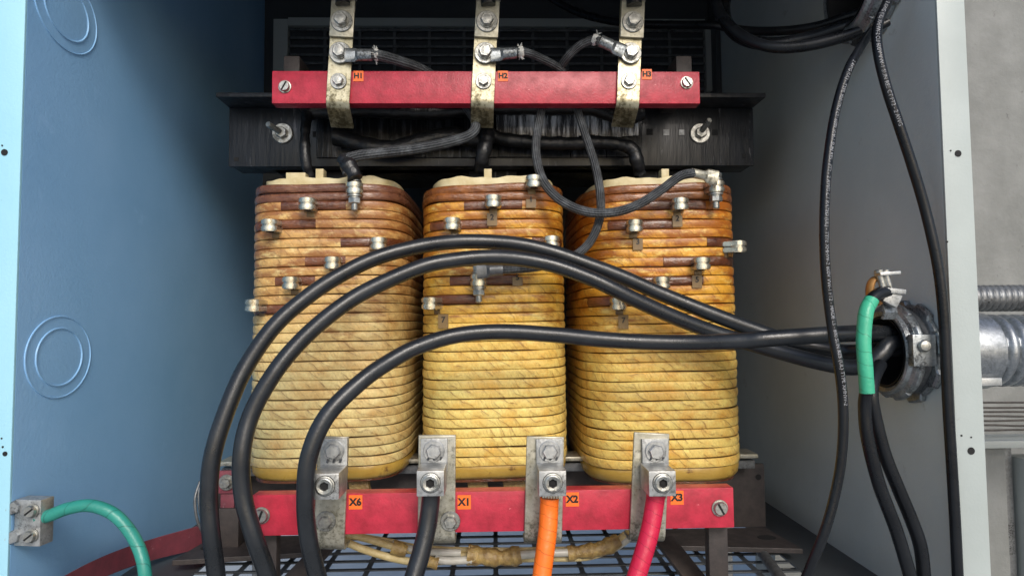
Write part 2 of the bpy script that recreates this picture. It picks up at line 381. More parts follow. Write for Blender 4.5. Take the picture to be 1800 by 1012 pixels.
def mesh_of(b, m_, smooth=35, name='shape'):
    me = bpy.data.meshes.new(name); bmesh.ops.recalc_face_normals(b, faces=b.faces[:]); b.to_mesh(me); b.free(); me.materials.append(m_)
    me.polygons.foreach_set('use_smooth', [True]*len(me.polygons)); me.set_sharp_from_angle(angle=R(smooth)); return me
def text_bm(s, size, bold=0.02):
    cu = bpy.data.curves.new('t', 'FONT'); cu.body = s; cu.size = size; cu.align_x = 'CENTER'; cu.align_y = 'CENTER'
    cu.offset = size*bold; cu.resolution_u = 3
    o = bpy.data.objects.new('t', cu); C.objects.link(o); bpy.context.view_layer.update()
    me = bpy.data.meshes.new_from_object(o.evaluated_get(bpy.context.evaluated_depsgraph_get()))
    b = newbm(); b.from_mesh(me); bpy.data.objects.remove(o); bpy.data.meshes.remove(me); bpy.data.curves.remove(cu)
    return b
def text_at(name, s, size, c, parent, m_, rot=None, bold=0.03):
    b = text_bm(s, size, bold); base = Matrix(((1, 0, 0), (0, 0, -1), (0, 1, 0)))   # xy plane -> xz plane facing -y
    b.transform(((rot or Matrix.Identity(3)) @ base).to_4x4()); bmesh.ops.translate(b, verts=b.verts[:], vec=V(c))
    return obj(name, b, m_, parent, 0)

# shared small parts, axis along +z
def hex_bolt_mesh(r, h, m_, name='bolt_head'):
    b = newbm(); b_lathe(b, [(r*0.9, 0), (r, 0.0004), (r, h*0.8), (r*0.88, h)], n=6)
    b_lathe(b, [(r*0.62, h*0.9), (r*0.60, h*1.06), (r*0.3, h*1.10)], n=14); return mesh_of(b, m_, 25, name)
def washer_mesh(r, h, m_): return mesh_of(b_lathe(newbm(), [(r*0.96, 0), (r, h*0.3), (r, h*0.75), (r*0.95, h)], n=28), m_, 35, 'washer')
def spring_mesh(r, h, m_): return mesh_of(b_lathe(newbm(), [(r, 0), (r, h)], n=24), m_, 35, 'spring_washer')
bolt_a = hex_bolt_mesh(0.0105, 0.007, M['bolt']); wash_a = washer_mesh(0.0170, 0.003, M['bolt']); spr_a = spring_mesh(0.0112, 0.003, M['bolt'])
bolt_b = hex_bolt_mesh(0.0100, 0.0065, M['alu']); wash_b = washer_mesh(0.0138, 0.002, M['alu'])
bolt_c = hex_bolt_mesh(0.0085, 0.006, M['bolt']); wash_c = washer_mesh(0.0128, 0.0025, M['bolt'])
FRONT = axis_rot((0, -1, 0))
def bolt(parent, c, kind='a', ax=(0, -1, 0), spin=0.0):
    Rm = axis_rot(ax) @ Matrix.Rotation(spin, 3, 'Z'); ax = V(ax).normalized(); c = V(c)
    bm_, wm, sm, w1, w2 = {'a': (bolt_a, wash_a, spr_a, .003, .003), 'b': (bolt_b, wash_b, None, .002, 0), 'c': (bolt_c, wash_c, None, .0025, 0)}[kind]
    put('washer', wm, parent, c, Rm)
    if sm: put('spring_washer', sm, parent, c+ax*w1, Rm)
    return put('bolt_head', bm_, parent, c+ax*(w1+w2), Rm)
def slotted_screw(parent, c, r, spin=0.5):
    b = newbm(); b_lathe(b, [(r*1.22, 0), (r*1.22, 0.0015), (r*1.0, 0.0017), (r, 0.005), (r*0.88, 0.0065)], n=24)
    me = mesh_of(b, M['bolt'], 35, 'screw_head'); o = put('screw_head', me, parent, c, FRONT)
    b = newbm(); b_box(b, (0, -0.0063, 0), (r*0.32, 0.001, r*1.75), rot=Matrix.Rotation(spin, 3, 'Y'))
    bmesh.ops.translate(b, verts=b.verts[:], vec=V(c)); s = obj('screw_slot', b, M['hole'], o, 0)
    s.location = (0, 0, 0); s.matrix_parent_inverse = Matrix.Identity(4)
    # the slot mesh is stored relative to the thing: undo the screw's own placement
    s.data.transform(FRONT.to_4x4().inverted() @ Matrix.Translation(-(V(c)-root_loc(parent))))
    return o
def path_px(pts): return spline([P(*p) for p in pts])

# ------------------------------------------------------------------ ground and outer wall
b = newbm(); b_box(b, (0, 0, -0.06), (60, 60, 0.12)); struct(obj('ground', b, M['concrete'], None, 0))
b = newbm(); b_box(b, (3.66, 1.62, 1.5), (6.0, 0.12, 3.4)); struct(obj('outside_wall', b, M['wall'], None, 0))

# ------------------------------------------------------------------ cabinet
DF, DB = 0.80, 1.62                       # front opening and back panel
XR = P(1669, 600, DF).x; XL = P(30, 600, DF).x
ZF = P(900, 1012, 1.0).z; ZT = CZ+0.86; ZH = CZ+0.56
cab = thing('transformer_cabinet', 'open grey sheet metal cabinet housing the transformer, its left side tinted with painted blue flare glow', 'electrical cabinet', ((XL+XR)/2, DB, ZF))
TH = 0.003
b = newbm(); b_box(b, (XL-TH/2, (DF+DB)/2, (ZF+ZT)/2), (TH, DB-DF, ZT-ZF)); left_panel = obj('side_panel', b, M['paint_flare'], cab, 0, 'left side panel tinted with painted blue flare glow')
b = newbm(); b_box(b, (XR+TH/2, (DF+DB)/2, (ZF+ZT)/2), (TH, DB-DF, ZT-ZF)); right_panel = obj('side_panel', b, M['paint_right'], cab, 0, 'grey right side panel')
b = newbm(); b_box(b, ((XL+XR)/2, DB+TH/2, (ZF+ZT)/2), (XR-XL+2*TH, TH, ZT-ZF)); back_panel = obj('back_panel', b, M['dark_paint'], cab, 0)
b = newbm(); b_box(b, ((XL+XR)/2, (DF+DB)/2, ZT+TH/2), (XR-XL+2*TH, DB-DF+0.02, TH)); obj('roof_panel', b, M['dark_paint'], cab, 0)
b = newbm(); b_box(b, ((XL+XR)/2, DF-0.004, (ZH+ZT)/2), (XR-XL+0.05, 0.006, ZT-ZH), 0.001); obj('added_shade_header', b, M['post'], cab, 0)  # unseen header, added to shade the upper and back interior
for yy, zz_, rr_ in ((0.874, P(1600, 617, .874).z, 0.0455), (0.93, P(1560, -22, .93).z, 0.054)):     # openings punched for the two conduits
    cb = newbm(); b_lathe(cb, [(rr_, -0.02), (rr_, 0.02)], (XR, yy, zz_), (1, 0, 0), 48); bmesh.ops.recalc_face_normals(cb, faces=cb.faces[:])
    cm = bpy.data.meshes.new('cut'); cb.to_mesh(cm); cb.free(); co = bpy.data.objects.new('cut', cm); C.objects.link(co)
    md = right_panel.modifiers.new('cut', 'BOOLEAN'); md.operation = 'DIFFERENCE'; md.object = co; right_panel.matrix_parent_inverse = Matrix.Identity(4)
    bpy.context.view_layer.update()
    nm = bpy.data.meshes.new_from_object(right_panel.evaluated_get(bpy.context.evaluated_depsgraph_get()))
    right_panel.modifiers.clear(); right_panel.data = nm; bpy.data.objects.remove(co)
for sx, x0, mm in ((1, XR, M['post']), (-1, XL, M['post_flare'])):
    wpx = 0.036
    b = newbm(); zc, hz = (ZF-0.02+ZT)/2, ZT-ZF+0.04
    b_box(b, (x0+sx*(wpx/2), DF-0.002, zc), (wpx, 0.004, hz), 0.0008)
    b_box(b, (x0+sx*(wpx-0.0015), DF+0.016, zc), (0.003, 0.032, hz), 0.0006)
    po = obj('frame_post', b, mm, cab, 35, 'pale grey right post' if sx > 0 else 'left post tinted with painted pale blue flare glow')
    for (px, py, r) in (((1684, 270, 0.0042), (1707, 792, 0.0045), (1671, 265, 0.001), (1690, 765, 0.0012), (1678, 798, 0.0014), (1665, 425, 0.0012), (1688, 965, 0.0012), (1707, 768, 0.001)) if sx > 0 else ((8, 268, 0.0040), (4, 256, 0.001), (9, 797, 0.0028), (3, 770, 0.001), (5, 785, 0.0012))):
        p = P(px, py, DF-0.0042)
        h = newbm(); b_lathe(h, [(r, 0), (r, 0.0005)], (p.x, p.y, p.z), (0, -1, 0), 18); obj('screw_hole' if r > 0.002 else 'paint_chip', h, M['hole'], po, 0)
# stand that carries the cabinet off the pad
for x in (XL+0.04, XR-0.04):
    for y in (DF+0.06, DB-0.06):
        b = newbm(); b_box(b, (x, y, (ZF-0.01)/2), (0.05, 0.05, ZF-0.012), 0.003); obj('foot', b, M['zinc_dark'], cab)
# slotted floor: plain margins, cross bars and ties between the slots
pit_x, pit_y = 0.066, 0.0365
fx0, fx1, fy0, fy1 = -0.462, 0.462, 0.93, 1.48
b = newbm()
for (x0, x1, y0, y1) in ((XL, XR, DF+0.001, fy0), (XL, XR, fy1, DB-0.001), (XL, fx0, fy0, fy1), (fx1, XR, fy0, fy1)):
    b_box(b, ((x0+x1)/2, (y0+y1)/2, ZF-0.0015), (x1-x0, y1-y0, 0.003))
floor = obj('floor_panel', b, M['dark_paint'], cab, 0)
ny = int((fy1-fy0)/pit_y); nx = int((fx1-fx0)/pit_x)
for k in range(ny+1):
    b = newbm(); b_box(b, (0, fy0+k*(fy1-fy0)/ny, ZF-0.0012), (fx1-fx0, 0.0085, 0.0024), 0.0008); obj('slot_bar', b, M['dark_paint'], floor, 0)
for k in range(1, nx):
    b = newbm(); x = fx0+k*(fx1-fx0)/nx
    b_box(b, (x, (fy0+fy1)/2, ZF-0.0016), (0.0075, fy1-fy0, 0.0024))
    for j in range(ny):                                   # rounded slot ends
        yc = fy0+(j+0.5)*(fy1-fy0)/ny; hh = ((fy1-fy0)/ny-0.0085)/2
        for sx in (-1, 1):
            for sy in (-1, 1):
                ex = x+sx*0.0035; ey = yc+sy*hh; q = [(ex, ey)]
                for t in range(4):
                    a = math.pi/2*t/3; q.append((ex+sx*0.006*(1-math.sin(a)), ey-sy*0.006*(1-math.cos(a))))
                vs = [b.verts.new((X_, Y_, ZF-0.0006)) for X_, Y_ in q]
                f = b.faces.new(vs)
    obj('slot_tie', b, M['dark_paint'], floor, 0)
# vent louvre on the back panel, in frame: ribs around rows of slots
g0, g1 = P(505, 128, DB-0.03), P(1240, 48, DB-0.03)
b = newbm(); zc = (g0.z+g1.z)/2; yv = DB-0.012
b_box(b, (g0.x-0.02, yv, zc-0.01), (0.035, 0.02, g1.z-g0.z+0.06)); b_box(b, (g1.x+0.02, yv, zc-0.01), (0.035, 0.02, g1.z-g0.z+0.06))
b_box(b, ((g0.x+g1.x)/2, yv, g1.z+0.014), (g1.x-g0.x+0.004, 0.02, 0.02))
vent = obj('vent_panel', b, M['paint'], cab, 0)
for k in range(8):
    b = newbm(); z = g1.z-(k+0.15)*(g1.z-g0.z+0.03)/7; b_box(b, ((g0.x+g1.x)/2, yv, z), (g1.x-g0.x, 0.010, 0.0055), 0.001); obj('slat', b, M['zinc_dark'], vent, 0)
for k in range(1, 12):
    b = newbm(); x = g0.x+k*(g1.x-g0.x)/12; b_box(b, (x, yv+0.002, zc-0.01), (0.007, 0.006, g1.z-g0.z+0.05)); obj('mullion', b, M['zinc_dark'], vent, 0)
b = newbm(); q = P(1240, 80, DB-0.05); b_box(b, (q.x+0.03, DB-0.03, q.z), (0.012, 0.05, 0.55)); obj('back_stiffener', b, M['dark_paint'], cab, 0)
# knock-outs pressed into the side panel
def ring_on_wall(c, r, tube, half, parent, m_, stretch=1.2, gap=None):
    pts = []
    for k in range(49):
        a = 2*math.pi*k/48
        if gap and gap[0] < a < gap[1]: continue
        pts.append(V((c.x, c.y+r*stretch*math.cos(a), c.z+r*math.sin(a))))
    b = newbm(); b_tube(b, pts, tube, 8); return obj('knockout_ring', b, m_, parent)
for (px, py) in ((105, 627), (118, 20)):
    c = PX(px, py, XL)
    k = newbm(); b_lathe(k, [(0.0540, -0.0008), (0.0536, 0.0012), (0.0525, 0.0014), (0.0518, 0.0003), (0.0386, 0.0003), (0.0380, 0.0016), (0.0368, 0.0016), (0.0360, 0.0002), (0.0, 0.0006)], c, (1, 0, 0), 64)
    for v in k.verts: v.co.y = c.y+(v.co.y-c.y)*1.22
    obj('knockout', k, M['paint_flare'], left_panel, 25)

# ------------------------------------------------------------------ transformer core and clamps
core = thing('transformer_core', 'black varnished laminated core with steel clamp channels behind the three coils', 'transformer core', (0, 1.2, ZF))
DC = 1.16                                   # front face of the top clamp
cl, cr = P(402, 240, DC), P(1325, 240, DC)
zt, zb = P(868, 190, DC).z, P(868, 292, DC).z
b = newbm(); b_box(b, ((cl.x+cr.x)/2, DC+0.004, (zt+zb)/2), (cr.x-cl.x, 0.008, zt-zb), 0.0015)
b_box(b, ((cl.x+cr.x)/2, DC-0.026, zt+0.004), (cr.x-cl.x, 0.062, 0.008), 0.0015)
b_box(b, ((cl.x+cr.x)/2, DC+0.030, zb+0.004), (cr.x-cl.x-0.01, 0.05, 0.008), 0.0015)
top_clamp = obj('top_clamp', b, M['blacksteel'], core)
for px, py, s in ((1142, 232, .011), (1171, 233, .011), (1198, 233, .010), (1257, 233, .010), (555, 236, .010), (582, 236, .010), (1308, 274, .007), (415, 280, .007)):
    p = P(px, py, DC-0.0006); b = newbm(); b_box(b, p, (s, 0.001, s)); obj('clamp_hole', b, M['hole'] if px not in (1171, 1198) else M['zinc_dark'], top_clamp, 0)
for px in (497, 1230):
    p = P(px, 235, DC); bt = newbm(); b_lathe(bt, [(0.0175, 0), (0.0185, 0.001), (0.0185, 0.0025), (0.0172, 0.0035)], p, (0, -1, 0), 30)
    ws = obj('flat_washer', bt, M['bolt'], core)
    n_ = newbm(); b_lathe(n_, [(0.0100, 0.0035), (0.0108, 0.0045), (0.0108, 0.010), (0.0092, 0.0115)], p, (0, -1, 0), 6); obj('hex_nut', n_, M['bolt'], core)
    s_ = newbm(); L = 0.034
    b_lathe(s_, [(0.0052*(1 if k % 2 else 0.86), 0.010+k*L/26) for k in range(27)], p, (0.10 if px > 868 else -0.28, -1, 0.28 if px > 868 else 0.10), 12); obj('threaded_stud', s_, M['bolt'], core)
# top yoke: laminations edge on, with runs of varnish, and limbs behind the coils
yl, yr = P(556, 240, DC-.004), P(1128, 240, DC-.004)
q = N('streaked_lamination_steel'); o_ = q.obj()
n1 = q.noise(o_, 1.0, 6, 0.7, (150, 10, 14)); n2 = q.noise(o_, 9, 3)
col = q.mix(q.ramp(n1, [(0.50, 0), (0.66, 1)]), (0.010, 0.011, 0.013), (0.10, 0.105, 0.12))
col = q.mix(q.ramp(n2, [(0.40, 0.75), (0.60, 0.05)]), col, (0.015, 0.016, 0.018))
q.l(col, q.b.inputs['Base Color']); q.b.inputs['Metallic'].default_value = 0.5; q.b.inputs['Roughness'].default_value = 0.3; q.bump(n1, 1.0, 0.002)
M['lam'] = q.m
q = N('lamination_glare'); o_ = q.obj(); n1 = q.noise(o_, 1.0, 6, 0.7, (110, 10, 12))  # pale streaks paint glare onto the middle of the yoke
q.l(q.mix(q.ramp(n1, [(0.45, 0), (0.62, 1)]), (0.06, 0.062, 0.07), (0.88, 0.90, 0.93)), q.b.inputs['Base Color']); q.b.inputs['Metallic'].default_value = 0.0; q.b.inputs['Roughness'].default_value = 0.28; q.bump(n1, 1.0, 0.003)
M['lam_glare'] = q.m
b = newbm(); npl = 9
for k in range(npl):
    xa = yl.x+(yr.x-yl.x)*k/npl
    b_box(b, (xa+(yr.x-yl.x)/npl/2, DC-0.003-0.0012*(k % 3), (zt+zb)/2+0.004), ((yr.x-yl.x)/npl-0.0006, 0.006, (zt-zb)*0.80), 0.0006)
obj('yoke_laminations', b, M['lam'], core)
b = newbm(); e0, e1 = P(872, 220, DC-.012), P(1122, 220, DC-.012)
for k in range(26):
    xa = e0.x+(e1.x-e0.x)*k/26; hz = (0.036+0.010*random.random())
    b_box(b, (xa+(e1.x-e0.x)/52, DC-0.0125-0.0015*random.random(), P(868, 224, DC).z+random.uniform(-.002, .002)), ((e1.x-e0.x)/26-0.0005, 0.004, hz), 0.0005)
obj('glare_laminations', b, M['lam_glare'], core)
b = newbm(); b_box(b, (0, 1.27, (zt+zb)/2+0.01), (0.80, 0.17, zt-zb+0.02), 0.003); obj('top_yoke', b, M['blacksteel'], core)
zc0, zc1 = P(868, 938, 1.16).z, P(868, 820, 1.16).z
b = newbm(); b_box(b, (0, 1.27, (zc0+zc1)/2+0.003), (0.78, 0.17, zc1-zc0-0.006), 0.003); obj('bottom_yoke', b, M['blacksteel'], core)
for px in (585, 868, 1178):
    b = newbm(); x = P(px, 500, 1.2).x*0.97; b_box(b, (x, 1.27, (zt+zc0)/2), (0.09, 0.14, zt-zc0-0.05), 0.003); obj('core_limb', b, M['blacksteel'], core)
# bottom clamp with feet
bl, br = P(372, 900, 1.14), P(1346, 900, 1.14)
zfoot = ZF+0.022
b = newbm(); b_box(b, ((bl.x+br.x)/2, 1.144, (zfoot+P(868, 822, 1.14).z)/2), (br.x-bl.x, 0.008, P(868, 822, 1.14).z-zfoot), 0.0015)
bc = obj('bottom_clamp', b, M['brownsteel'], core)
b = newbm(); b_box(b, ((bl.x+br.x)/2, 1.115, P(868, 806, 1.10).z), (br.x-bl.x-0.06, 0.05, 0.007), 0.0015); obj('coil_support_ledge', b, M['steel'], core)
b = newbm(); b_box(b, ((bl.x+br.x)/2, 1.120, P(868, 826, 1.09).z), (br.x-bl.x-0.06, 0.03, 0.014), 0.0015); obj('spacer_rail', b, M['zinc_dark'], core)
for sx, xe in ((-1, bl.x), (1, br.x)):
    b = newbm(); x0, x1 = (xe-0.006*sx, xe-0.155*sx)
    pts = [(xe+0.012*sx, 1.03), (xe-0.185*sx, 1.055), (xe-0.185*sx, 1.139), (xe-0.002*sx, 1.139)]
    lo = [b.verts.new((x, y, zfoot-0.008)) for x, y in pts]; hi = [b.verts.new((x, y, zfoot)) for x, y in pts]
    b.faces.new(lo); b.faces.new(hi)
    for i in range(4): b.faces.new((lo[i], lo[(i+1) % 4], hi[(i+1) % 4], hi[i]))
    ft = obj('foot_flange', b, M['brownsteel'], core, 0, bev=0.001)
    h = newbm(); b_lathe(h, [(0.012, 0), (0.012, 0.0004)], (xe-0.022*sx, 1.085, zfoot+0.0002), (0, 0, 1), 24)
    for v in h.verts: v.co.x = (xe-0.022*sx)+(v.co.x-(xe-0.022*sx))*1.25
    obj('bolt_hole', h, M['hole'], ft, 0)
p = P(1333, 838, 1.1395); h = newbm(); b_lathe(h, [(0.005, 0), (0.005, 0.0005)], p, (0, -1, 0), 16); obj('clamp_hole', h, M['hole'], bc, 0)
# rails and through bolt on the floor at the right foot
b = newbm(); p0, p1 = P(1322, 968, 1.12), P(1400, 1090, 0.88); b_tube(b, [V((p0.x, p0.y, ZF+0.009)), V((p1.x, p1.y, ZF+0.009))], 0.0085, 14); obj('floor_tube', b, M['zinc_dark'], core)
b = newbm(); p = P(1368, 1001, 1.03); b_tube(b, [p, p+V((0.05, 0, 0))], 0.003, 10); b_lathe(b, [(0.011, 0), (0.011, 0.003)], p+V((0.045, 0, 0)), (1, 0, 0), 16); obj('anchor_bolt', b, M['bolt'], core)

# draped black insulated leads over the yoke
for k, (pts, r) in enumerate((
    ([(545, 198, 1.13), (640, 194, 1.12), (760, 198, 1.12), (860, 190, 1.12), (960, 190, 1.12), (1040, 191, 1.12), (1090, 208, 1.12), (1128, 200, 1.13)], 0.0125),
    ([(845, 215, 1.13), (870, 240, 1.12), (930, 250, 1.115), (1000, 253, 1.115), (1060, 251, 1.115), (1108, 260, 1.11), (1120, 285, 1.11), (1124, 305, 1.12)], 0.0115),
    ([(540, 200, 1.12), (536, 240, 1.10), (538, 285, 1.09), (545, 312, 1.10)], 0.0085),
    ([(852, 205, 1.12), (856, 240, 1.10), (848, 275, 1.09), (846, 300, 1.11)], 0.0125),
    ([(590, 240, 1.13), (680, 262, 1.12), (780, 240, 1.12), (850, 248, 1.12)], 0.015))):
    b = newbm(); b_tube(b, path_px(pts), r, 14, wob=0.09)
    tag(obj('insulated_lead', b, M['tar'], None, 60), ('lumpy black tarred lead draped along the top of the core behind the upper red bar',
        'black tarred lead sagging across the glare-painted laminations and down to the right coil', 'short black tarred lead dropping behind the left coil top',
        'thick black tarred lead dropping to the middle coil top', 'black tarred lead sagging across the dark left part of the core')[k], 'cable', 'tarred leads on the core')

# ------------------------------------------------------------------ coils
NP = 150
def perimeter(hw, hd, n=4.6):
    raw = []
    for k in range(1200):
        a = -math.pi*1.5+2*math.pi*k/1200          # begins at the back
        ca, sa = math.cos(a), math.sin(a)
        raw.append((hw*math.copysign(abs(ca)**(2/n), ca), hd*math.copysign(abs(sa)**(2/n), sa)))
    L = [0]
    for k in range(1200):
        x0, y0 = raw[k]; x1, y1 = raw[(k+1) % 1200]; L.append(L[-1]+math.hypot(x1-x0, y1-y0))
    out = []; j = 0
    for i in range(NP):
        t = L[-1]*i/NP
        while L[j+1] < t: j += 1
        f = (t-L[j])/max(1e-9, L[j+1]-L[j]); x0, y0 = raw[j]; x1, y1 = raw[(j+1) % 1200]
        out.append((x0+(x1-x0)*f, y0+(y1-y0)*f, t))
    res = []
    for i in range(NP):
        xa, ya, _ = out[i-1]; xb, yb, _ = out[(i+1) % NP]; tx, ty = xb-xa, yb-ya; l = math.hypot(tx, ty)
        res.append((out[i][0], out[i][1], ty/l, -tx/l, out[i][2]))
    x, y, nx_, ny_, _ = res[NP//2]
    if x*nx_+y*ny_ < 0: res = [(a, c, -d, -e, t) for a, c, d, e, t in res]
    return res, L[-1]

PROF = [(-0.0045, 0.010), (-0.0012, 0.020), (-0.0001, 0.085), (0.0006, 0.30), (0.0010, 0.55), (0.0004, 0.88), (-0.0010, 0.978), (-0.0045, 0.990)]
def band(peri, total, z0, h, prof=PROF, tilt=0.014, off=0.0, scale=1.0, wobble=0.0004, span=None, seed=0, lift=None):
    rr = random.Random(seed); ph = [rr.uniform(0, 6.28) for _ in range(4)]
    b = newbm(); uv = b.loops.layers.uv.verify()
    idx = list(range(NP)); closed = span is None
    if span: idx = [i for i in idx if peri[i][1] < 0.0 and span[0] <= peri[i][0] <= span[1]]
    if len(idx) < 3: return b
    rings = []
    for i in idx:
        x, y, nx_, ny_, t = peri[i]
        a = 2*math.pi*t/total
        dz = wobble*(math.sin(2*a+ph[0])+0.6*math.sin(5*a+ph[1])+0.5*math.sin(9*a+ph[2]))
        dr = 0.0004*math.sin(3*a+ph[3])+0.0002*math.sin(11*a+ph[0])
        zz = z0+dz+tilt*x
        if lift: zz += lift(x, y)
        rings.append([b.verts.new((x*scale+nx_*(o+off+dr), y*scale+ny_*(o+off+dr), zz+h*v)) for o, v in prof])
    n = len(rings); m_ = len(prof)
    for k in range(n if closed else n-1):
        k2 = (k+1) % n; u0_, u1_ = peri[idx[k]][4], peri[idx[k2]][4]
        if u1_ < u0_: u1_ += total
        for j in range(m_-1):
            f = b.faces.new((rings[k][j], rings[k2][j], rings[k2][j+1], rings[k][j+1])); f.smooth = True
            for lp, q_ in zip(f.loops, ((u0_, prof[j][1]), (u1_, prof[j][1]), (u1_, prof[j+1][1]), (u0_, prof[j+1][1]))): lp[uv].uv = q_
    if not closed:
        b.faces.new(rings[0]); b.faces.new(rings[-1][::-1])
    return b

def tap_mesh():
    b = newbm()
    for z0, z1 in ((-0.0090, -0.0012), (0.0004, 0.0082)):
        out = [(-0.0105, 0.004), (-0.0115, -0.014)]
        for k in range(1, 12):
            a = math.pi*k/12; out.append((-0.0132*math.cos(a), -0.016-0.0132*math.sin(a)))
        out += [(0.0115, -0.014), (0.0105, 0.004)]
        t = bmesh.new()
        lo = [t.verts.new((x, y, z0)) for x, y in out]; hi = [t.verts.new((x, y, z1)) for x, y in out]
        t.faces.new(lo[::-1]); t.faces.new(hi)
        for i in range(len(out)):
            j = (i+1) % len(out); t.faces.new((lo[i], lo[j], hi[j], hi[i]))
        bmesh.ops.bevel(t, geom=[e for e in t.edges if abs(e.verts[0].co.z-e.verts[1].co.z) < 1e-6], offset=0.0012, segments=2, affect='EDGES')
        merge(b, t)
    b_lathe(b, [(0.0108, -0.0095), (0.0108, 0.0), (0.0108, 0.0086)], (0, -0.016, 0), (0, 0, 1), 24)
    return mesh_of(b, M['nickel'], 30, 'tap')
def tap_hole_mesh(): return mesh_of(b_lathe(newbm(), [(0.0055, 0), (0.0055, 0.0004)], (0, -0.016, -0.0100), (0, 0, 1), 18), M['hole'], 0, 'hole')
TAP, TAPH = tap_mesh(), tap_hole_mesh()
stem_me = mesh_of(b_box(newbm(), (0, 0.002, -0.012), (0.012, 0.005, 0.010), 0.0012), M['tag'], 35, 'stem')
def tap_bolt_meshes():
    up_ = newbm(); b_lathe(up_, [(0.0105, 0.0098), (0.0105, 0.012), (0.0085, 0.012), (0.0085, 0.0145)], (0, -0.016, 0), n=20); b_lathe(up_, [(0.0095, 0.0145), (0.0095, 0.0205), (0.008, 0.0215)], (0, -0.016, 0), n=6)
    dn = newbm(); b_lathe(dn, [(0.0110, -0.0105), (0.0110, -0.0128), (0.0088, -0.0128), (0.0088, -0.0155)], (0, -0.016, 0), n=20)
    b_lathe(dn, [(0.0092, -0.0155), (0.0095, -0.017), (0.0095, -0.0225), (0.008, -0.0235)], (0, -0.016, 0), n=6)
    b_lathe(dn, [(0.0050, -0.0235), (0.0050, -0.0330), (0.0035, -0.0345)], (0, -0.016, 0), n=12)
    return mesh_of(up_, M['bolt'], 30, 'bolt_head'), mesh_of(dn, M['bolt'], 30, 'nut')
TBU, TBD = tap_bolt_meshes()

